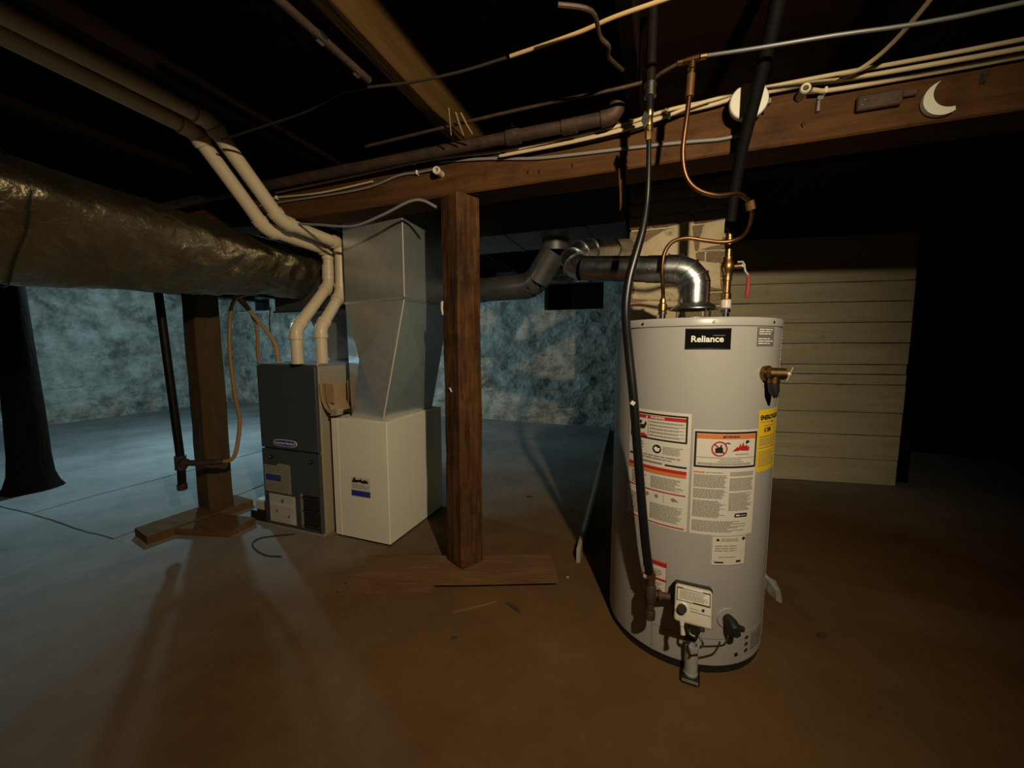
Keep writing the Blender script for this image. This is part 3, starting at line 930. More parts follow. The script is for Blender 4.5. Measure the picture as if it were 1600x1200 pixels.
# relief valve
rv0 = Vector(cyl(50, 1.06, 0.0)); rn = Vector((rv0.x, rv0.y, 0)).normalized(); sd = Vector((0.98, 0.2, 0))
rv = obj('relief_valve', MB().tube([rv0 - rn * 0.004, rv0 + rn * 0.012, rv0 + rn * 0.014, rv0 + rn * 0.03], [0.026, 0.026, 0.018, 0.018], 18).tube([rv0 + rn * 0.03 - sd * 0.016, rv0 + rn * 0.03 + sd * 0.032], [0.021, 0.018], 16).tube([rv0 + rn * 0.03, rv0 + rn * 0.03 + Vector((0, 0, -0.03))], 0.018, 14), 'bronze', wh, label='brass relief valve')
obj('outlet', MB().tube([rv0 + rn * 0.03 + Vector((0, 0, -0.03)), rv0 + rn * 0.03 + Vector((0.003, 0, -0.058)), rv0 + rn * 0.03 + Vector((0.008, 0, -0.078))], [0.0165, 0.0155, 0.006], 14), 'black', rv)
obj('lever', MB().tube([rv0 + rn * 0.03 + sd * 0.052 + Vector((0, 0, 0.022)), rv0 + rn * 0.03 + sd * 0.036 + Vector((0, 0, -0.024))], 0.006, 8, flat=(1, 0.35)).tube([rv0 + rn * 0.03 + sd * 0.030, rv0 + rn * 0.03 + sd * 0.046], 0.006, 8), 'seam_bright', rv)
# draft hood on four legs
hood = obj('draft_hood', MB().lathe([(0.088, 1.291), (0.088, 1.2945), (0.066, 1.312), (0.052, 1.316), (0.052, 1.326), (0.048, 1.326), (0.048, 1.312), (0.06, 1.305), (0.084, 1.291)], 40, caps=False), 'galv', wh)
for a in (35, 125, 215, 305):
    x, y = 0.072 * math.cos(R(a)), 0.078 * math.sin(R(a))
    obj('leg', MB().tube([(x * 0.98, y * 0.98, 1.2455), (x, y, 1.292)], 0.0035, 8), 'steel', hood)
obj('flue_collar', MB().lathe([(0.052, 1.2455), (0.052, 1.262), (0.049, 1.262), (0.049, 1.25)], 32), 'galv_old', hood)
# nipples
for (x, nm) in ((-0.115, 'inlet_nipple'), (0.110, 'outlet_nipple')):
    o = obj(nm, MB().lathe([(0.013, 1.246), (0.013, 1.275), (0.017, 1.277), (0.017, 1.288), (0.013, 1.29)], 16, (x, 0)), 'silver', wh)
    if x < 0:
        obj('red_washer', MB().lathe([(0.024, 1.2455), (0.024, 1.249), (0.014, 1.249)], 16, (x, 0)), 'print_red', o)


def TW(x, y, z):
    """point of the heater's own frame, in house coordinates"""
    c, s = math.cos(TPHI), math.sin(TPHI)
    wx, wy = TC[0] + x * c - y * s, TC[1] + x * s + y * c
    return Vector((wx * CY - wy * SY, wx * SY + wy * CY, z))


def rel(o, pts):
    """house-coordinate points relative to thing base o (u,v,z)"""
    return [Vector(p) - Vector(o) for p in pts]


# ---- flue vent
hc = TW(0, 0, 0)
fb = (hc.x, hc.y, 1.316)
fl = thing('flue_vent', 'galvanized flue pipe looping from the water heater into the chimney', 'flue pipe', *fb)
obj('riser', MB().tube([(0, 0, 0.002), (0, 0, 0.078)], 0.055, 36, caps=False), 'galv', fl)
# adjustable elbow in gores
pts = [(0, 0, 0.068), (-0.006, 0.001, 0.090), (-0.028, 0.004, 0.118), (-0.064, 0.008, 0.135), (-0.102, 0.012, 0.139)]
def elbow(pts_, r):
    pts_ = [Vector(p) for p in pts_]
    e_ = obj('elbow', MB().tube(pts_, r, 36, caps=False), 'galv', fl)
    for k in range(1, len(pts_)):
        d = (pts_[min(k + 1, len(pts_) - 1)] - pts_[k - 1]).normalized()
        b = pts_[k]
        obj('bead', MB().tube([b - d * 0.004, b - d * 0.002, b + d * 0.002, b + d * 0.004], [r - 0.001, r + 0.0042, r + 0.0042, r - 0.001], 36, caps=False), 'galv', e_)


elbow(pts, 0.0575)
run0 = Vector(pts[-1])
run1 = Vector((-0.30 - fb[0], 1.745 - fb[1], 1.492 - fb[2]))
mid = run0.lerp(run1, 0.22)
obj('run_short', MB().tube([run0 - Vector((-0.01, 0, 0)), mid], 0.0545, 36, caps=False), 'flue_metal', fl)
obj('run_long', MB().tube([mid - (mid - run1).normalized() * -0.02, run1], 0.0525, 36, caps=False), 'flue_metal', fl)
for t in (0.21, 0.02):
    c = run0.lerp(run1, t)
    for a in (20, 140, 260):
        q = c + Vector((0, math.sin(R(a)) * 0.054, math.cos(R(a)) * 0.054)); n = Vector((0, math.sin(R(a)), math.cos(R(a))))
        obj('screw', MB().tube([q, q + n * 0.006], 0.004, 8), 'silver', fl)
up = [run1, run1 + Vector((-0.040, 0.016, 0.016)), run1 + Vector((-0.060, 0.06, 0.055)), run1 + Vector((-0.045, 0.13, 0.10)), run1 + Vector((-0.005, 0.21, 0.125))]
elbow(up, 0.054)
end = Vector((-0.12 - fb[0], 2.50 - fb[1], 1.735 - fb[2]))
m2 = up[-1].lerp(end, 0.45)
obj('run_short', MB().tube([up[-1], m2], 0.052, 32, caps=False), 'galv', fl)
# crimped end
vs, fs = [], []
mb = MB()
d = (end - m2).normalized(); n1 = d.cross(Vector((0, 0, 1))).normalized(); n2 = d.cross(n1)
sg = 72
for i, c in enumerate((m2 - d * 0.01, end)):
    for k in range(sg):
        a = 2 * math.pi * k / sg
        r = 0.055 + (0.0018 if k % 2 else -0.0018)
        vs.append(c + n1 * math.cos(a) * r + n2 * math.sin(a) * r)
for k in range(sg):
    fs.append((k, (k + 1) % sg, sg + (k + 1) % sg, sg + k))
obj('crimped_end', mb.add(vs, fs), 'galv', fl)

# ---- hot outlet pipe with ball valve and insulated riser
hp = TW(0.110, 0, 0)
hb = (hp.x, hp.y, 1.2885)
ho = thing('hot_water_pipe', 'brass valve and fittings on the heater outlet with a black insulated pipe above', 'pipe', *hb)
obj('dielectric_cap', MB().lathe([(0.0155, 0.004), (0.018, 0.006), (0.018, 0.032), (0.016, 0.036)], 18), 'white_plastic', ho)
obj('adapter', MB().lathe([(0.0125, 0.034), (0.017, 0.038), (0.017, 0.058), (0.0135, 0.062), (0.0135, 0.105), (0.016, 0.107), (0.016, 0.122), (0.0135, 0.124)], 18), 'bronze', ho)
vb = obj('valve_body', MB().lathe([(0.0135, 0.122), (0.017, 0.124), (0.017, 0.138), (0.022, 0.146), (0.0235, 0.158), (0.022, 0.172), (0.017, 0.180), (0.017, 0.194), (0.014, 0.196)], 20).tube([(0.018, 0, 0.158), (0.045, -0.004, 0.158)], 0.009, 12), 'bronze', ho)
obj('fitting', MB().lathe([(0.0125, 0.194), (0.0125, 0.23), (0.0155, 0.232), (0.0155, 0.262), (0.0125, 0.264), (0.0125, 0.30)], 18), 'bronze', ho)
hd = obj('valve_handle', MB().tube([(0.030, -0.008, 0.172), (0.046, -0.008, 0.172), (0.052, -0.008, 0.160), (0.056, -0.009, 0.138), (0.066, -0.010, 0.122)], 0.0075, 8, flat=(1, 0.5)).tube([(0.040, -0.006, 0.158), (0.056, -0.009, 0.158)], 0.006, 8), 'seam_bright', ho)
obj('grip', MB().tube([(0.066, -0.010, 0.124), (0.069, -0.010, 0.10), (0.067, -0.010, 0.045), (0.065, -0.010, 0.038)], [0.006, 0.0068, 0.0068, 0.004], 10), 'red_grip', hd)
p0 = Vector((0, 0, 0.285))
pt = [p0, p0 + Vector((0.0, -0.002, 0.03))] + rel(hb, [(0.258, 1.64, 1.704), (0.267, 1.585, 1.831), (0.282, 1.505, 1.947), (0.298, 1.42, 2.073), (0.302, 1.38, 2.127), (0.306, 1.33, 2.22)])
obj('foam_insulation', MB().tube(pt, [0.0185, 0.0185, 0.019, 0.0195, 0.020, 0.0205, 0.0205, 0.0205], 18), 'foam_black', ho)

# ---- cold copper line
cp = TW(-0.115, 0, 0)
cb = (cp.x, cp.y, 1.2908)
co = thing('copper_water_line', 'thin copper line dropping from a ceiling tee and curling into the heater inlet', 'pipe', *cb)
obj('fitting', MB().lathe([(0.0135, 0.0), (0.0175, 0.002), (0.0175, 0.028), (0.012, 0.032), (0.012, 0.044), (0.009, 0.052)], 16), 'brass', co)
path = [(cp.x, cp.y, 1.335), (cp.x, cp.y - 0.012, 1.355), (0.028, 1.628, 1.395), (0.024, 1.612, 1.44), (0.030, 1.608, 1.500), (0.056, 1.606, 1.538), (0.105, 1.606, 1.548), (0.165, 1.612, 1.536), (0.222, 1.618, 1.526), (0.262, 1.618, 1.529), (0.293, 1.60, 1.545), (0.302, 1.56, 1.580), (0.292, 1.52, 1.612), (0.274, 1.50, 1.628), (0.240, 1.47, 1.640), (0.179, 1.44, 1.632), (0.120, 1.42, 1.650), (0.083, 1.405, 1.69), (0.069, 1.395, 1.76), (0.076, 1.39, 1.86), (0.082, 1.39, 1.935)]
obj('tubing', MB().tube(rel(cb, path), 0.0075, 12, smooth=6), 'copper', co)
obj('sleeve', MB().tube(rel(cb, [(0.081, 1.39, 1.92), (0.083, 1.39, 1.985)]), 0.0125, 12), 'copper_old', co)
obj('compression_nut', MB().tube(rel(cb, [(0.292, 1.52, 1.600), (0.284, 1.512, 1.626)]), 0.014, 10), 'copper_old', co)
mb = MB()
for z0, z1, r in ((1.985, 1.998, 0.0095), (2.001, 2.013, 0.011)):
    mb.tube(rel(cb, [(0.083, 1.39, z0), (0.084, 1.39, z1)]), r, 10)
obj('nut', mb, 'brass', co)
te = obj('tee', MB().tube(rel(cb, [(0.084, 1.39, 2.01), (0.084, 1.39, 2.036)]), 0.010, 10).tube(rel(cb, [(0.062, 1.395, 2.031), (0.106, 1.385, 2.027)]), 0.0115, 10), 'copper', co)
mb = MB()
for a, b in (((0.044, 1.397, 2.0325), (0.060, 1.395, 2.031)), ((0.108, 1.385, 2.027), (0.124, 1.384, 2.0255))):
    mb.tube(rel(cb, [a, b]), 0.009, 10)
obj('tee_nut', mb, 'brass', te)
obj('supply_tube', MB().tube(rel(cb, [(0.12, 1.384, 2.026), (0.255, 1.38, 2.012), (0.44, 1.375, 1.996), (0.70, 1.37, 1.972), (1.2, 1.36, 1.97)]), 0.0055, 10, smooth=4), 'tube_dull', co)
obj('supply_tube', MB().tube(rel(cb, [(0.05, 1.397, 2.032), (0.0, 1.412, 2.024), (-0.035, 1.428, 2.020), (-0.15, 1.43, 2.015), (-0.5, 1.42, 2.012), (-1.2, 1.44, 2.012)]), 0.006, 10, smooth=4), 'iron', co)

# ---- gas pipe, valve and black connector hose
gb = (-0.035, 1.40, 2.03)
gp = thing('gas_connector', 'black gas hose hanging from a shutoff valve to the heater control', 'gas line', -0.035, 1.40, 2.03)
obj('iron_pipe', MB().tube([(0, 0, 0.20), (0, 0, -0.045)], 0.0155, 16), 'iron_black', gp)
obj('coupling', MB().lathe([(0.016, -0.05), (0.0195, -0.048), (0.0195, -0.040), (0.018, -0.038), (0.018, -0.072), (0.0195, -0.074), (0.0195, -0.08), (0.012, -0.082)], 16), 'steel', gp)
obj('nipple', MB().tube([(0, 0, -0.078), (0, 0, -0.125)], 0.012, 14), 'iron_black', gp)
va = obj('shutoff_valve', MB().lathe([(0.011, -0.12), (0.0125, -0.122), (0.0125, -0.138), (0.010, -0.142), (0.012, -0.155), (0.010, -0.168), (0.013, -0.172), (0.013, -0.186), (0.009, -0.190)][::-1], 14), 'brass', gp)
obj('valve_handle', MB().prism([(-0.024, -0.155), (-0.014, -0.130), (-0.006, -0.14), (-0.002, -0.155), (-0.006, -0.17), (-0.014, -0.182)], 'y', -0.022, -0.014).tube([(-0.012, -0.024, -0.155), (-0.012, -0.008, -0.155)], 0.004, 8), 'black', va)
obj('flare_nut', MB().lathe([(0.009, -0.215), (0.011, -0.213), (0.0125, -0.198), (0.0125, -0.186), (0.009, -0.184)], 6), 'brass', gp)
hose = [(-0.034, 1.40, 1.82), (-0.032, 1.40, 1.70), (-0.034, 1.40, 1.62), (-0.045, 1.39, 1.53), (-0.066, 1.375, 1.44), (-0.083, 1.365, 1.36), (-0.089, 1.36, 1.26), (-0.076, 1.37, 1.13), (-0.056, 1.365, 0.978), (-0.038, 1.365, 0.802), (-0.019, 1.36, 0.627), (-0.001, 1.352, 0.474), (0.016, 1.35, 0.365)]
obj('hose', MB().tube(rel(gb, hose), [0.008, 0.0085, 0.009, 0.013, 0.0145, 0.015, 0.015, 0.0155, 0.0155, 0.0155, 0.0155, 0.0155, 0.0155], 14, smooth=6), 'black_rubber', gp)
e = Vector(hose[-1])
tb = Vector((e.x + 0.006, e.y + 0.002, 0))
obj('flare_nut', MB().tube(rel(gb, [(tb.x, tb.y, 0.372), (tb.x, tb.y, 0.348), (tb.x, tb.y, 0.344)]), [0.016, 0.0175, 0.013], 6), 'brass', gp)
trap = obj('sediment_trap', MB().tube(rel(gb, [(tb.x, tb.y, 0.345), (tb.x, tb.y, 0.225)]), 0.014, 14).tube(rel(gb, [(tb.x, tb.y, 0.325), (tb.x, tb.y, 0.315), (tb.x, tb.y, 0.268), (tb.x, tb.y, 0.258)]), [0.014, 0.019, 0.019, 0.014], 14), 'iron', gp)
obj('cap', MB().tube(rel(gb, [(tb.x, tb.y, 0.232), (tb.x, tb.y, 0.226), (tb.x, tb.y, 0.20)]), [0.015, 0.0185, 0.018], 14), 'iron', trap)
gl = TW(GX - 0.066, GY - 0.02, GZ + 0.010)
obj('branch', MB().tube(rel(gb, [(tb.x, tb.y, 0.29), (gl.x, gl.y, 0.282)]), 0.0125, 14).tube(rel(gb, [Vector((tb.x, tb.y, 0.289)).lerp(Vector((gl.x, gl.y, 0.282)), t) for t in (0.3, 0.33, 0.5, 0.53)]), [0.0125, 0.018, 0.018, 0.0125], 14), 'iron', gp)
obj('tie', MB().tube(rel(gb, [(-0.053, 1.352, 0.963), (-0.060, 1.350, 0.952)]), 0.008, 8), 'white_plastic', gp)

# ================================================================== FURNACE
fu = thing('furnace', 'gas furnace with dark grey front panels and a blue oval badge', 'furnace', -2.315, 1.70)
FW, FD, FH = 0.485, 0.72, 1.045
obj('cabinet', MB().box(0, FW, 0.022, FD, 0, FH - 0.012, bevel=0.003), 'furnace_tan', fu)
obj('top_plate', MB().box(-0.004, FW + 0.004, 0.012, FD, FH - 0.012, FH, bevel=0.003), 'galv_duct', fu)
upn = obj('upper_panel', MB().box(0.004, FW - 0.006, 0, 0.022, 0.515, FH - 0.014, bevel=0.005), 'furnace_dark', fu)
lpn = obj('lower_panel', MB().box(0.004, FW - 0.006, 0, 0.022, 0.012, 0.508, bevel=0.005), 'furnace_dark', fu)
# badge: flattened oval
n = 28
bp_ = []
for k in range(n):
    a = 2 * math.pi * k / n
    bp_.append((0.215 + 0.096 * math.copysign(abs(math.cos(a)) ** 0.55, math.cos(a)), 0.556 + 0.0215 * math.copysign(abs(math.sin(a)) ** 0.75, math.sin(a))))
rim = obj('badge', MB().prism(bp_, 'y', -0.004, 0.001), 'print_white', upn, label='blue oval badge reading American Standard')
obj('badge_field', MB().prism([(0.215 + (x - 0.215) * 0.955, 0.556 + (z - 0.556) * 0.84) for x, z in bp_], 'y', -0.0048, -0.003), 'badge_blue', upn)
p = Print(lambda x, y: (0.215 + x, -0.0056, 0.556 + y)); p.text('American Standard', 0, 0, 0.0225, 0.0006, 0.96)
obj('lettering', p.mb, 'print_white', upn)
for x in (0.095, 0.425):
    k_ = obj('knob', MB().tube([(x, 0.002, 0.462), (x, -0.004, 0.462), (x, -0.016, 0.462)], [0.012, 0.012, 0.010], 16), 'black', lpn)
    obj('screw', MB().tube([(x, -0.015, 0.462), (x, -0.018, 0.462)], 0.0045, 10), 'silver', k_)
fpt = lambda x, y: (x, -0.0012, y)
p = Print(fpt); p.rect(0.020, 0.135, 0.232, 0.405).rect(0.135, 0.245, 0.232, 0.420); st = obj('instruction_label', p.mb, 'label_buff', lpn, label='buff instruction label with a blue block')
fpt2 = lambda x, y: (x, -0.002, y)
p = Print(fpt2); p.rect(0.030, 0.160, 0.305, 0.345); obj('blue_block', p.mb, 'label_blue', lpn)
p = Print(fpt2); p.lines(0.035, 0.235, 0.36, 0.40, 0.010, 0.3).lines(0.035, 0.235, 0.24, 0.295, 0.010, 0.3).lines(0.17, 0.235, 0.30, 0.355, 0.010, 0.3); obj('fine_print', p.mb, 'print_grey', lpn)
p = Print(fpt); p.rect(0.048, 0.275, 0.034, 0.222); obj('wiring_label', p.mb, 'label_white', lpn, label='white wiring diagram label')
p = Print(fpt2); p.frame(0.048, 0.275, 0.034, 0.222, 0.004)
p.lines(0.060, 0.265, 0.16, 0.215, 0.011, 0.22).lines(0.060, 0.265, 0.045, 0.15, 0.013, 0.22)
for (x, y) in ((0.15, 0.165), (0.10, 0.10), (0.155, 0.175), (0.20, 0.075)):
    p.rect(x, x + 0.018, y, y + 0.018)
obj('diagram', p.mb, 'print_grey', lpn)
lv = MB()
p = Print(fpt); p.rect(0.330, 0.465, 0.036, 0.245); obj('louver_recess', p.mb, 'black', lpn)
for z in (0.225, 0.142, 0.045):
    obj('louver', MB().box(0.332, 0.463, -0.008, 0.0, z, z + 0.010, bevel=0.002), 'bronze', lpn)
p = Print(fpt2); p.rect(0.315, 0.336, 0.036, 0.25); obj('strip_label', p.mb, 'label_buff', lpn)
p = Print(lambda x, y: (x, -0.0026, y)); p.lines(0.318, 0.333, 0.04, 0.245, 0.016, 0.4); obj('strip_print', p.mb, 'print_grey', lpn)
obj('base_rail', MB().box(0.0, FW, 0.005, FD, 0, 0.012), 'furnace_tan', fu)

# ---- filter cabinet
fc = thing('filter_cabinet', 'cream sheet metal filter cabinet standing under the return duct', 'filter cabinet', -1.772, 1.738)
obj('body', MB().box(0, 0.398, 0, 0.59, 0.012, 0.728, bevel=0.004), 'filter_tan', fc)
obj('skid', MB().box(0.01, 0.388, 0.01, 0.58, 0, 0.013), 'black', fc)
obj('seam_flange', MB().box(0.045, 0.05, -0.002, 0.0, 0.014, 0.726), 'filter_tan', fc)
p = Print(lambda x, y: (0.135 + x, -0.0014, 0.275 + y)); p.rect(0, 0.136, 0, 0.114); st = obj('brand_label', p.mb, 'label_white', fc, label='white label with black script and a blue band')
p = Print(lambda x, y: (0.135 + x, -0.0022, 0.275 + y)); p.rect(0, 0.136, 0, 0.034); obj('blue_band', p.mb, 'label_blue', st)
p = Print(lambda x, y: (0.135 + x, -0.0022, 0.275 + y))
p.poly([(0.004, 0.082), (0.018, 0.107), (0.030, 0.112), (0.034, 0.098), (0.062, 0.10), (0.072, 0.108), (0.078, 0.096), (0.105, 0.103), (0.122, 0.094), (0.124, 0.084), (0.088, 0.080), (0.060, 0.086), (0.030, 0.080)])
obj('script', p.mb, 'print_black', st)
p = Print(lambda x, y: (0.135 + x, -0.0022, 0.275 + y)); p.lines(0.008, 0.125, 0.044, 0.076, 0.009, 0.35, 0.3); obj('fine_print', p.mb, 'print_grey', st)

# ---- return duct: cross-broken transition below a box
rd = thing('return_duct', 'galvanized return duct with a cross-creased tapered foot on the filter cabinet', 'duct', -1.668, 1.77, 0.728)
B = [(-0.01, 0.038, 0.001), (0.246, 0.002, 0.001), (0.262, 0.49, 0.001), (0.0, 0.49, 0.001)]
T = [(-0.085, 0.105, 0.676), (0.385, 0.036, 0.676), (0.385, 0.53, 0.676), (-0.085, 0.53, 0.676)]


def crossbreak(a, b, c, d, bulge):
    a, b, c, d = map(Vector, (a, b, c, d))
    n = (b - a).cross(d - a).normalized()
    m = (a + b + c + d) / 4 + n * bulge
    # where the diagonals cross
    return [a, b, c, d, m], [(0, 1, 4), (1, 2, 4), (2, 3, 4), (3, 0, 4)]


mb = MB().add(*crossbreak(B[0], B[1], T[1], T[0], 0.078)).add(*crossbreak(B[1], B[2], T[2], T[1], 0.012)).add(*crossbreak(B[2], B[3], T[3], T[2], 0.012)).add(*crossbreak(B[3], B[0], T[0], T[3], 0.012))
tr = obj('transition', mb, 'galv_duct', rd, smooth=False)
obj('corner_seam', MB().tube([Vector(B[1]) + Vector((0.002, -0.002, 0.008)), Vector(T[1]) + Vector((0.001, -0.002, 0))], 0.005, 8), 'seam_bright', tr)
Bx = [(T[k][0], T[k][1], 0.682) for k in range(4)]
Tx = [(T[k][0], T[k][1], 1.30) for k in range(4)]
mb = MB()
for k in range(4):
    mb.add(*crossbreak(Bx[k], Bx[(k + 1) % 4], Tx[(k + 1) % 4], Tx[k], 0.004))
obj('box', mb, 'galv_duct', rd, smooth=False)
obj('slip_joint', MB().tube([Vector(T[0]) + Vector((0, -0.002, 0.003)), Vector(T[1]) + Vector((0.002, -0.002, 0.003)), Vector(T[2]) + Vector((0.002, 0, 0.003))], 0.009, 8), 'galv_duct', rd)
obj('corner_seam', MB().tube([(0.386, 0.035, 0.69), (0.386, 0.035, 1.10)], 0.0045, 8), 'seam_bright', rd)

# ---- cardboard flap between furnace and filter cabinet
cbx = (-1.826, 1.735, 0.735)
cf = thing('cardboard_flap', 'curled tan cardboard tucked between the furnace and the return duct', 'cardboard', *cbx)


def curl(off, y0, y1, name):
    prof = [(0.004 + off, 0.195), (0.006 + off, 0.14), (0.014 + off, 0.095), (0.034 + off, 0.055), (0.062 + off * 0.6, 0.030), (0.092, 0.020 + off * 0.4), (0.118, 0.026 + off * 0.3)]
    out = [(x + 0.007, z + 0.004) for x, z in prof]
    obj(name, MB().prism(prof + out[::-1], 'y', y0, y1), 'cardboard', cf)


curl(0.0, -0.02, 0.14, 'outer_fold'); curl(0.028, -0.012, 0.13, 'inner_fold')
obj('top_flap', MB().box(0.0, 0.105, -0.012, -0.006, 0.085, 0.197, bevel=0.002), 'cardboard', cf)
obj('paper_tip', MB().prism([(0.085, 0.012), (0.13, 0.016), (0.138, 0.05), (0.12, 0.058), (0.10, 0.045)], 'y', -0.03, 0.02), 'debris_pale', cf, smooth=False)
fl2 = lone('tan_panel', MB().prism([(-1.775, 0.93), (-1.745, 0.99), (-1.728, 0.975), (-1.735, 0.735), (-1.775, 0.735)], 'y', 1.884, 1.891), 'furnace_tan', 'small tan sheet metal flap standing on the filter cabinet', 'panel', (-1.75, 1.887, 0.735), smooth=False)

# ---- supply plenum above the furnace
sp = thing('supply_plenum', 'dark supply plenum above the furnace feeding the insulated duct', 'duct', -2.315, 2.0, 1.0465)
Bb = [(0.05, 0.24, 0.0), (0.45, 0.24, 0.0), (0.45, 0.46, 0.0), (0.05, 0.46, 0.0)]
Tt = [(-0.10, 0.20, 0.34), (0.46, 0.20, 0.34), (0.46, 0.60, 0.34), (-0.10, 0.60, 0.34)]
mb = MB()
for i in range(4):
    j = (i + 1) % 4
    mb.add(*crossbreak(Bb[i], Bb[j], Tt[j], Tt[i], 0.012))
obj('transition', mb, 'galv_duct', sp, smooth=False)
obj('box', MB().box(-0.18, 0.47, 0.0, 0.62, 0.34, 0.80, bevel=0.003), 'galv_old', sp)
obj('flange', MB().box(-0.19, 0.48, -0.008, 0.63, 0.332, 0.344), 'galv', sp)

# ---- insulated round duct
du = thing('insulated_duct', 'large round duct wrapped in wrinkled dark plastic insulation', 'duct', -2.235, 0.0, 1.39)
vs, fs = [], []
nl, sg = 150, 64
mb = MB()
for i in range(nl + 1):
    v = -0.75 + 2.747 * i / nl
    r0 = 0.236 - 0.076 * max(0, min(1, (v - 0.75) / 0.95)) - 0.006 * max(0, -v)
    zc = 0.225 - 0.012 * math.sin((v + 0.6) * 1.6)
    for k in range(sg):
        a = 2 * math.pi * k / sg
        ca, sa = math.cos(a), math.sin(a)
        rough_f = max(0.15, min(1, (v - 0.9) / 0.5))
        d = 0.006 * noise.noise((v * 3, ca * 1.2, sa * 1.2))
        d += 0.022 * rough_f * (1 - abs(noise.noise((v * 9 + ca * 2, ca * 2.0 + 3, sa * 2.0))) * 2.2) * (0.6 + noise.noise((v * 2, ca, sa)))
        d += 0.009 * rough_f * noise.noise((v * 20 + sa * 4, ca * 3, sa * 3 + 8))
        if abs(v - 0.62) < 0.02:
            d -= 0.006
        r = r0 + d
        lean = (1 + 0.46 * sa - 0.10 * sa * sa) if sa < 0.35 else 1.14875 - 0.20 * (sa - 0.35)
        vs.append((r * ca * lean, v, zc + r * sa * 0.98))
for i in range(nl):
    for k in range(sg):
        fs.append((i * sg + k, i * sg + (k + 1) % sg, (i + 1) * sg + (k + 1) % sg, (i + 1) * sg + k))
fs += [tuple(range(sg)), tuple(nl * sg + k for k in range(sg - 1, -1, -1))]
me = mb.add(vs, fs).mesh('wrap'); me.set_sharp_from_angle(angle=R(80))
obj('wrap', me, 'plastic_wrap', du)
for v, r in ((0.58, 0.240), (0.71, 0.240)):
    zc = 0.225 - 0.012 * math.sin((v + 0.6) * 1.6)
    ring = []
    for k in range(49):
        ca, sa = math.cos(2 * math.pi * k / 48), math.sin(2 * math.pi * k / 48)
        lean = (1 + 0.46 * sa - 0.10 * sa * sa) if sa < 0.35 else 1.14875 - 0.20 * (sa - 0.35)
        ring.append((r * ca * lean, v + 0.004 * math.sin(k * 0.7), zc + r * sa))
    obj('strap', MB().tube(ring, 0.0035, 6, caps=False), 'tape', du)

# ---- trunk duct behind the beam, and the round branch below it
tk = thing('trunk_duct', 'dark rectangular trunk duct running behind the timber beam', 'duct', -0.6, 2.28, 1.83)
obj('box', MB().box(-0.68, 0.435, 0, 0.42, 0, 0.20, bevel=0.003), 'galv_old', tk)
for x in (-0.3, 0.2):
    obj('drive_cleat', MB().box(x, x + 0.02, -0.004, 0.424, -0.004, 0.2), 'galv_old', tk)
bd = thing('branch_duct', 'round grey branch duct dropping from the trunk and turning left behind the post', 'duct', -0.62, 2.52, 1.83)
obj('collar', MB().tube([(0, 0, -0.0015), (0, 0, -0.07)], 0.088, 32, caps=False), 'galv_old', bd)
obj('drop', MB().tube([(0.0, 0, -0.06), (-0.03, 0.01, -0.10), (-0.13, 0.03, -0.24)], 0.084, 32, caps=False), 'galv_old', bd)
g = [(-0.13, 0.03, -0.235), (-0.17, 0.04, -0.262), (-0.23, 0.05, -0.275)]
for i in range(2):
    obj('elbow_gore', MB().tube([g[i], g[i + 1]], 0.087, 32, caps=False), 'galv_old', bd)
obj('run', MB().tube([(-0.22, 0.05, -0.274), (-0.55, 0.09, -0.275)], 0.084, 32, caps=False), 'galv_old', bd)
obj('run', MB().tube([(-0.54, 0.09, -0.275), (-0.95, 0.12, -0.275)], 0.087, 32, caps=False), 'galv_old', bd)

# ---- pvc pipes
def pvc(name, label, u, pts, drops):
    b = (u, pts[0][0], pts[0][1])
    t = thing(name, label, 'pipe', *b)
    P = [Vector((0, p[0] - b[1], p[1] - b[2])) for p in pts]
    r = 0.0325
    n = len(P)
    # straight lengths shortened at the bends, elbows with hubs
    cuts = []
    for i in range(n - 1):
        d = (P[i + 1] - P[i]).normalized()
        a = P[i] + d * (0.045 if i > 0 else 0)
        c = P[i + 1] - d * (0.045 if i < n - 2 else 0)
        obj('length', MB().tube([a, c], r, 24), 'pvc', t)
        cuts.append((a, c, d))
    for i in range(1, n - 1):
        a, b2 = cuts[i - 1][1], cuts[i][0]
        d1, d2 = cuts[i - 1][2], cuts[i][2]
        mb = MB().tube([a - d1 * 0.004, a + d1 * 0.02, P[i].lerp((a + b2) / 2, 0.45), b2 - d2 * 0.02, b2 + d2 * 0.004], r * 1.10, 24, smooth=4)
        mb.tube([a - d1 * 0.012, a + d1 * 0.014], r * 1.2, 24).tube([b2 - d2 * 0.014, b2 + d2 * 0.012], r * 1.2, 24)
        obj('elbow', mb, 'pvc', t)
    for i, f in drops:
        a, c, d = cuts[i]
        q = a.lerp(c, f)
        obj('coupling', MB().tube([q - d * 0.03, q + d * 0.03], r * 1.18, 24), 'pvc', t)
    return t


pvc('vent_pipe', 'cream plastic vent pipe, the one nearer the return duct', -1.842,
    [(1.765, 1.046), (1.765, 1.255), (1.935, 1.475), (1.945, 1.778), (1.545, 1.797), (1.215, 2.125), (0.2, 2.135)], [])
pvc('vent_pipe', 'cream plastic vent pipe, the one nearer the insulated duct', -1.945,
    [(1.685, 1.046), (1.685, 1.245), (1.945, 1.535), (1.952, 1.748), (1.535, 1.765), (1.215, 2.10), (0.2, 2.135)], [(2, 0.35)])

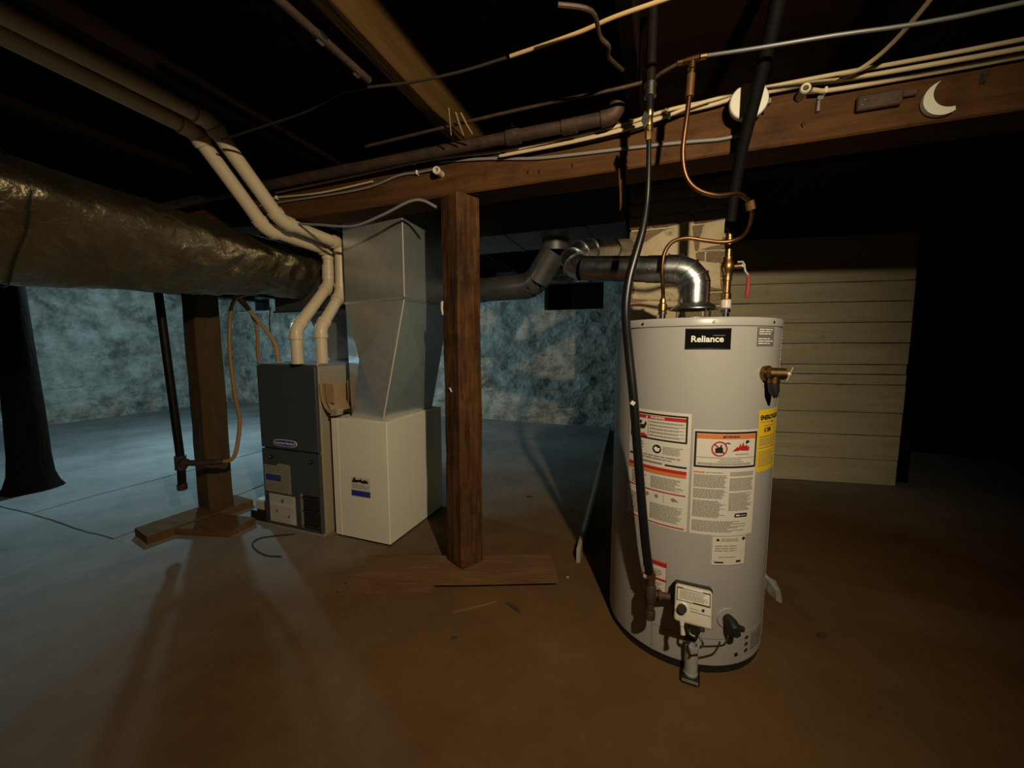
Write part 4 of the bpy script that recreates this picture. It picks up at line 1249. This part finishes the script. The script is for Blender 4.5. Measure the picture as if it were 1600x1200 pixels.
# ---- gas pipe by the left post
gpl = thing('gas_pipe', 'black iron gas drop with tee and cap in front of the plain brown post', 'pipe', -2.671, 1.45, 0.275)
obj('drop', MB().tube([(0, 0, 0.03), (0.008, 0, 0.18), (-0.05, 0, 0.98), (-0.10, 0, 1.72)], 0.0215, 16), 'iron_black', gpl)
obj('cap', MB().tube([(0, 0, 0.0), (0, 0, 0.006), (0, 0, 0.04)], [0.022, 0.026, 0.026], 16), 'iron', gpl)
obj('tee', MB().tube([(0.003, 0, 0.13), (0.005, 0, 0.215)], 0.029, 16).tube([(0.0, 0, 0.172), (0.05, 0, 0.172)], 0.028, 16), 'iron', gpl)
obj('branch', MB().tube([(0.04, 0.0, 0.172), (0.12, 0.05, 0.166), (0.20, 0.12, 0.164)], 0.018, 14), 'iron', gpl)
ye = [(0.20, 0.12, 0.164), (0.235, 0.15, 0.175), (0.24, 0.18, 0.24), (0.195, 0.24, 0.40), (0.125, 0.27, 0.55), (0.06, 0.30, 0.80), (0.045, 0.32, 1.01), (0.09, 0.32, 1.15), (0.16, 0.33, 1.20), (0.26, 0.36, 1.21)]
obj('flexible_tube', MB().tube(ye, 0.0115, 12, smooth=6), 'yellow_tube', gpl)

# ---- refrigerant lines
for nm, lb, pp, mt, r in (('refrigerant_line', 'orange tube rising from the furnace towards the insulated duct, the straighter one', [(-2.53, 2.30, 0.012), (-2.545, 2.12, 0.25), (-2.585, 2.02, 0.55), (-2.60, 1.98, 0.95), (-2.624, 1.95, 1.062), (-2.616, 1.95, 1.242), (-2.666, 1.95, 1.386), (-2.758, 1.95, 1.496)], 'orange_tube', 0.011),
                          ('refrigerant_line', 'dark insulated tube bending away from the furnace top', [(-2.39, 2.20, 0.015), (-2.41, 2.06, 0.25), (-2.43, 2.0, 0.6), (-2.445, 1.96, 1.073), (-2.471, 1.95, 1.196), (-2.588, 1.925, 1.344), (-2.745, 1.905, 1.495)], 'wire_tan', 0.014),
                          ('control_wire', 'thin black wire beside the orange tube behind the furnace', [(-2.36, 2.10, 0.005), (-2.39, 2.04, 0.3), (-2.40, 2.04, 0.6), (-2.50, 1.98, 1.15), (-2.53, 1.98, 1.30), (-2.51, 1.98, 1.42)], 'cable_dark', 0.004)):
    lone(nm, MB().tube(pp, r, 10, smooth=5), mt, lb, 'tube' if nm != 'control_wire' else 'wire', pp[0])

# ---- condensate pump
pu = thing('condensate_pump', 'small white and black condensate pump on the floor beside the furnace', 'pump', -2.42, 1.80)
obj('reservoir', MB().box(-0.06, 0.085, -0.08, 0.10, 0, 0.065, bevel=0.006), 'black', pu)
obj('motor_cover', MB().box(-0.035, 0.08, -0.06, 0.08, 0.063, 0.135, bevel=0.008), 'white_plastic', pu)
obj('power_cord', MB().tube([(0.0, 0.0, 0.12), (-0.04, 0.04, 0.15), (-0.10, 0.12, 0.11), (-0.15, 0.20, 0.03), (-0.22, 0.28, 0.006), (-0.30, 0.34, 0.006)], 0.004, 8, smooth=5), 'cable_dark', pu)
lone('drain_tube', MB().tube([(-2.02, 1.66, 0.004), (-2.12, 1.60, 0.004), (-2.175, 1.55, 0.004), (-2.15, 1.49, 0.004), (-2.05, 1.445, 0.004), (-1.95, 1.43, 0.004), (-1.87, 1.45, 0.004)], 0.004, 8, smooth=5), 'cable_dark', 'thin black wire looped on the floor in front of the furnace', 'wire', (-2.02, 1.66, 0))

# ================================================================== CABLES, PIPES ALONG THE BEAM
def cable(label, pts, r=0.0055, material='cable_white', flat=(1, 1), staples=(), cat='cable', name='cable', sm=5):
    base_ = pts[0]
    t = lone(name, MB().tube(pts, r, 10, smooth=sm, flat=flat), material, label, cat, base_)
    for i in staples:
        q = Vector(pts[i]) - Vector(base_)
        obj('staple', MB().box(q.x - 0.004, q.x + 0.004, q.y - 0.010, q.y + 0.010, q.z - 0.0095, q.z + 0.0095, bevel=0.002), 'white_plate', t)
    return t


cable('longest cream cable running along the top edge of the beam', [(-1.967, 1.625, 1.987), (-1.481, 1.625, 1.995), (-1.08, 1.625, 2.005), (-0.897, 1.625, 2.0), (-0.619, 1.622, 1.982), (-0.422, 1.62, 1.984), (-0.168, 1.618, 1.992), (0.016, 1.615, 2.014), (0.144, 1.615, 2.018), (0.244, 1.615, 2.0265), (0.36, 1.615, 2.0262), (0.50, 1.615, 2.0255), (0.68, 1.615, 2.022), (0.829, 1.615, 2.020), (0.967, 1.615, 2.020), (1.6, 1.615, 2.018)], 0.0065, staples=(2, 7))
cable('short cream cable end stapled low on the beam behind the vent pipes', [(-2.1, 1.63, 1.955), (-1.969, 1.63, 1.961), (-1.651, 1.63, 1.946), (-1.324, 1.63, 1.957)], 0.005, staples=(1,))
cable('grey cable drooping along the beam to a porcelain tube', [(-2.2, 1.63, 1.93), (-1.971, 1.63, 1.934), (-1.404, 1.63, 1.929), (-1.174, 1.63, 1.962), (-1.067, 1.63, 1.960), (-0.965, 1.62, 1.957)], 0.005, 'cable_grey', staples=(4,))
cable('cream cable just under the longest one, ending at the white round plate', [(-0.62, 1.625, 1.966), (-0.422, 1.622, 1.966), (-0.167, 1.618, 1.976), (0.017, 1.616, 1.996), (0.165, 1.616, 2.003), (0.245, 1.616, 2.012), (0.36, 1.616, 2.0115), (0.47, 1.616, 2.011), (0.56, 1.616, 2.004), (0.72, 1.616, 2.000), (1.0, 1.616, 1.996), (1.6, 1.615, 1.994)], 0.0072, staples=())
cable('cream cable lowest of the bundle beside the gas shutoff valve', [(-0.64, 1.604, 1.955), (-0.586, 1.603, 1.954), (-0.314, 1.598, 1.955), (-0.096, 1.594, 1.966), (0.028, 1.592, 1.984), (0.091, 1.592, 1.998), (0.16, 1.593, 2.008)], 0.0062, staples=(4,))
cable('pale grey cable running lowest across the beam face', [(-0.95, 1.633, 1.99), (-0.897, 1.63, 1.986), (-0.708, 1.63, 1.966), (-0.50, 1.632, 1.935), (-0.316, 1.632, 1.922), (-0.071, 1.632, 1.910), (0.107, 1.632, 1.898), (0.20, 1.632, 1.890), (0.262, 1.632, 1.893)], 0.0062, 'cable_grey')
cable('cream cable leaving a porcelain ring along the beam above the white crescent', [(0.461, 1.602, 1.984), (0.475, 1.606, 1.982), (0.503, 1.617, 1.981), (0.590, 1.622, 1.980), (0.684, 1.624, 1.980), (0.832, 1.622, 1.978), (0.902, 1.622, 1.978), (1.0, 1.622, 1.978), (1.6, 1.622, 1.974)], 0.0072, staples=(2,))
cable('loose cream cable sticking out from the beam towards the joists', [(0.530, 1.594, 1.998), (0.575, 1.575, 2.004), (0.61, 1.52, 2.012), (0.625, 1.42, 2.016), (0.628, 1.30, 2.02)], 0.0065)
cable('grey cable sagging below the beam in front of the return duct', [(-1.80, 1.615, 1.80), (-1.641, 1.60, 1.774), (-1.50, 1.60, 1.752), (-1.395, 1.60, 1.748), (-1.24, 1.60, 1.782), (-1.10, 1.60, 1.822), (-1.03, 1.61, 1.824), (-0.965, 1.625, 1.79)], 0.0065, 'cable_grey')
cable('twisted tan wire crossing under the joists', [(-0.43, 1.165, 2.012), (-0.229, 1.148, 2.012), (-0.124, 1.129, 2.012), (0.009, 1.118, 2.012), (0.25, 1.10, 2.015)], 0.0055, 'wire_tan', name='wire', cat='wire')
cable('shaded left half of the tan wire, painted dark, crossing under the lighter joist and vent pipes', [(-1.75, 1.20, 2.020), (-1.268, 1.17, 2.015), (-1.019, 1.131, 2.018), (-0.784, 1.165, 2.016), (-0.601, 1.172, 2.012), (-0.444, 1.166, 2.012)], 0.0045, 'cable_dark', name='wire', cat='wire')  # same wire as the tan one; its shadow is put into the colour
lone('wire', MB().tube([(-0.25, 1.02, 1.994), (-0.174, 1.068, 1.994), (-0.164, 1.155, 1.993), (-0.145, 1.198, 1.992), (-0.15, 1.25, 1.998), (-0.12, 1.36, 2.0255)], 0.006, 8, smooth=5), 'iron', 'old cloth covered wire running beside the joist above the iron pipe', 'wire', (-0.25, 1.02, 2.02))
for k, (a, b, lb) in enumerate((((-0.735, 1.338, 2.02), (-0.782, 1.44, 1.985), 'bare wire end poking down beside the lighter joist'),
                                ((-0.723, 1.37, 2.02), (-0.736, 1.457, 1.985), 'bare wire end poking down beside the lighter joist'),
                                ((-0.705, 1.377, 2.02), (-0.699, 1.461, 1.985), 'bare wire end poking down beside the lighter joist'))):
    lone('wire_end', MB().tube([a, Vector(a).lerp(Vector(b), 0.5) + Vector((0, 0, -0.004)), b], 0.003, 6), 'wire_tan', lb, 'wire', a, group='bare wire ends beside the lighter joist')

ip = thing('iron_pipe', 'rusty iron pipe with couplings running along the beam to an elbow', 'pipe', -0.16, 1.56, 2.0)
obj('run', MB().tube([(-3.6, 0.0, -0.02), (-1.9, 0, -0.004), (-0.03, 0.0, 0.0)], 0.024, 18), 'iron', ip)
for x in (-0.17, -0.40):
    obj('coupling', MB().tube([(x - 0.03, 0, 0), (x - 0.028, 0, 0), (x + 0.028, 0, 0), (x + 0.03, 0, 0)], [0.026, 0.031, 0.031, 0.026], 18), 'iron', ip)
obj('elbow', MB().tube([(-0.05, 0, 0), (-0.015, 0, 0.004), (0.004, 0, 0.025), (0.006, 0, 0.055)], 0.030, 18, smooth=4), 'iron', ip)
obj('riser', MB().tube([(0.006, 0, 0.05), (0.008, 0, 0.25)], 0.023, 16), 'iron', ip)
obj('plug', MB().tube([(-0.40, 0, 0.026), (-0.40, 0, 0.045)], 0.012, 10), 'brass', ip)
jp = thing('joist_pipe', 'thin brown pipe with bright couplings running beside the lighter joist', 'pipe', -0.91, 0.6, 2.008)
obj('run', MB().tube([(0, 0, 0), (0.015, 0.50, 0)], 0.012, 12), 'iron', jp)
for y in (0.31, 0.45):
    obj('coupling', MB().tube([(0.009, y - 0.012, 0), (0.009, y + 0.012, 0)], 0.0155, 12), 'steel', jp)


def porcelain(label, u, v, z, r=0.016, ln=0.05):
    mb = MB()
    sg = 20
    prof = [(r * 0.55, -0.002), (r * 0.85, -0.004), (r, 0.0), (r, 0.008), (r * 0.85, 0.012), (r * 0.85, ln), (r * 0.5, ln), (r * 0.5, 0.004)]
    vs, fs = [], []
    for (rr, y) in prof:
        for k in range(sg):
            a = 2 * math.pi * k / sg
            vs.append((rr * math.cos(a), y, rr * math.sin(a)))
    n = len(prof)
    for i in range(n):
        j = (i + 1) % n
        for k in range(sg):
            fs.append((i * sg + k, i * sg + (k + 1) % sg, j * sg + (k + 1) % sg, j * sg + k))
    o = obj('porcelain_tube', mb.add(vs, fs), 'porcelain')
    o.location = W(u, v, z); o.rotation_euler = (0, 0, YAW)
    return tag(o, label, 'insulator')


porcelain('white porcelain wiring tube poking out of the beam above the wooden post', -0.943, 1.592, 1.938, 0.018, 0.07)
porcelain('white porcelain wiring tube in the beam beside a small steel strap', 0.44, 1.588, 1.986, 0.016, 0.07)

wp = thing('cover_plate', 'white round cover plate fixed to the beam behind the black insulated pipe', 'cover plate', 0.277, 1.57, 1.972)
obj('disc', MB().tube([(0, 0.02, 0), (0, 0.004, 0), (0, 0.0, 0)], [0.058, 0.058, 0.055], 48), 'white_plate', wp)
obj('box_neck', MB().tube([(0, 0.018, 0), (0, 0.069, 0)], 0.030, 32), 'cable_dark', wp)
obj('screw', MB().tube([(-0.014, 0.002, -0.042), (-0.012, -0.004, -0.040)], 0.004, 8), 'black', wp)
obj('side_clip', MB().box(0.056, 0.066, 0.0, 0.02, -0.022, -0.004, bevel=0.002), 'steel', wp)

# crescent shaped piece
mb = MB()
n = 18
outer = [(0.05 * math.cos(R(115 + 190 * k / n)), 0.05 * math.sin(R(115 + 190 * k / n))) for k in range(n + 1)]
inner = [(0.019 + 0.046 * math.cos(R(132 + 148 * k / n)), 0.016 + 0.046 * math.sin(R(132 + 148 * k / n))) for k in range(n + 1)]
pl = outer + inner[::-1]
vs = [(x, 0, z) for x, z in pl] + [(x, 0.016, z) for x, z in pl]
m_ = len(pl)
fs = []
for k in range(n):
    fs.append((k, k + 1, m_ - 2 - k, m_ - 1 - k)); fs.append((m_ + k, m_ + m_ - 1 - k, m_ + m_ - 2 - k, m_ + k + 1))
fs += [(i, m_ + i, m_ + (i + 1) % m_, (i + 1) % m_) for i in range(m_)]
o = obj('crescent_piece', mb.add(vs, fs), 'white_plate'); o.location = W(0.806, 1.618, 1.90); o.rotation_euler = (0, 0, YAW)
tag(o, 'white crescent shaped piece fixed to the beam beside a dark junction plate', 'bracket')

jb = thing('junction_plate', 'dark metal junction plate screwed to the beam beside the white crescent', 'plate', 0.65, 1.637, 1.925)
obj('plate', MB().box(-0.058, 0.058, -0.018, 0.0, -0.022, 0.024, bevel=0.004), 'iron', jb)
obj('wing', MB().box(0.055, 0.096, -0.012, 0.0, 0.0, 0.022, bevel=0.003), 'iron', jb)
for x in (-0.045, -0.04):
    obj('screw', MB().tube([(x, -0.018, -0.008 + (x + 0.045) * 3), (x, -0.021, -0.008 + (x + 0.045) * 3)], 0.003, 8), 'steel', jb)
for (lb, u, z, hh) in (('small steel strap nailed to the beam under the cream cables', 0.491, 1.952, 0.026), ('small pale clip nailed to the beam near the crescent', 0.897, 1.944, 0.016)):
    t = thing('metal_strap', lb, 'strap', u, 1.634, z)
    obj('tongue', MB().box(-0.006, 0.006, -0.006, 0.006, -hh, hh * 0.4, bevel=0.002), 'steel', t)
    obj('eye', MB().tube([(0.004, -0.006, hh * 0.7), (0.004, 0.006, hh * 0.7)], 0.009, 12), 'steel', t)

# ================================================================== LOOSE THINGS ON THE FLOOR
edge = lone('thin_board', MB().prism([(-0.345, 1.95), (-0.325, 1.95), (-0.50, 5.30), (-0.52, 5.30)], 'z', 0.0, 0.075), 'debris_pale', 'long thin board standing on edge on the floor behind the water heater', 'board', (-0.335, 1.95, 0), smooth=False)


def chip(name, label, u, v, l, w, h, rot, material):
    rr = random.Random(int(u * 1000))
    pl = [(l * math.cos(a) * rr.uniform(0.8, 1.1), w * math.sin(a) * rr.uniform(0.8, 1.1)) for a in [k * math.pi / 4 for k in range(8)]]
    n = 8
    vs = [(x, y, 0) for x, y in pl] + [(x * 0.8, y * 0.75, h * rr.uniform(0.7, 1.1)) for x, y in pl]
    fs = [tuple(range(n - 1, -1, -1)), tuple(range(n, 2 * n))] + [(i, (i + 1) % n, n + (i + 1) % n, n + i) for i in range(n)]
    o = obj(name, MB().add(vs, fs), material, smooth=False)
    o.location = W(u, v, 0.0); o.rotation_euler = (0, 0, YAW + rot)
    tag(o, label, 'debris')


chip('wood_chip', 'dark wood splinter on the floor in front of the base board', -0.54, 1.50, 0.055, 0.010, 0.008, R(-28), 'debris_dark')
chip('wood_chip', 'dark crumb of debris alone on the floor in front of the base board', -0.698, 1.252, 0.012, 0.009, 0.006, 0.3, 'debris_dark')
chip('wood_chip', 'dark scrap on the floor between the water heater and plank partition', 0.671, 1.765, 0.030, 0.015, 0.005, 0.9, 'debris_dark')
chip('plaster_chunk', 'pale plaster chunk beside the foot of the water heater', 0.565, 2.02, 0.10, 0.018, 0.05, R(100), 'debris_pale')
chip('wood_sliver', 'pale wood sliver lying against the base board', -0.70, 1.45, 0.13, 0.012, 0.006, R(42), 'wood_base')
chip('plaster_crumb', 'tiny white crumb on the floor between base board and thin board', -0.36, 1.80, 0.008, 0.006, 0.006, 0.2, 'debris_pale')
chip('plaster_crumb', 'small dark crumb on the lit floor behind the base board', -0.85, 2.72, 0.028, 0.015, 0.006, 0.2, 'debris_dark')
chip('stone_crumb', 'dark pebble on the slab beside the log post', -3.9, 2.3, 0.03, 0.018, 0.012, 0.2, 'debris_dark')
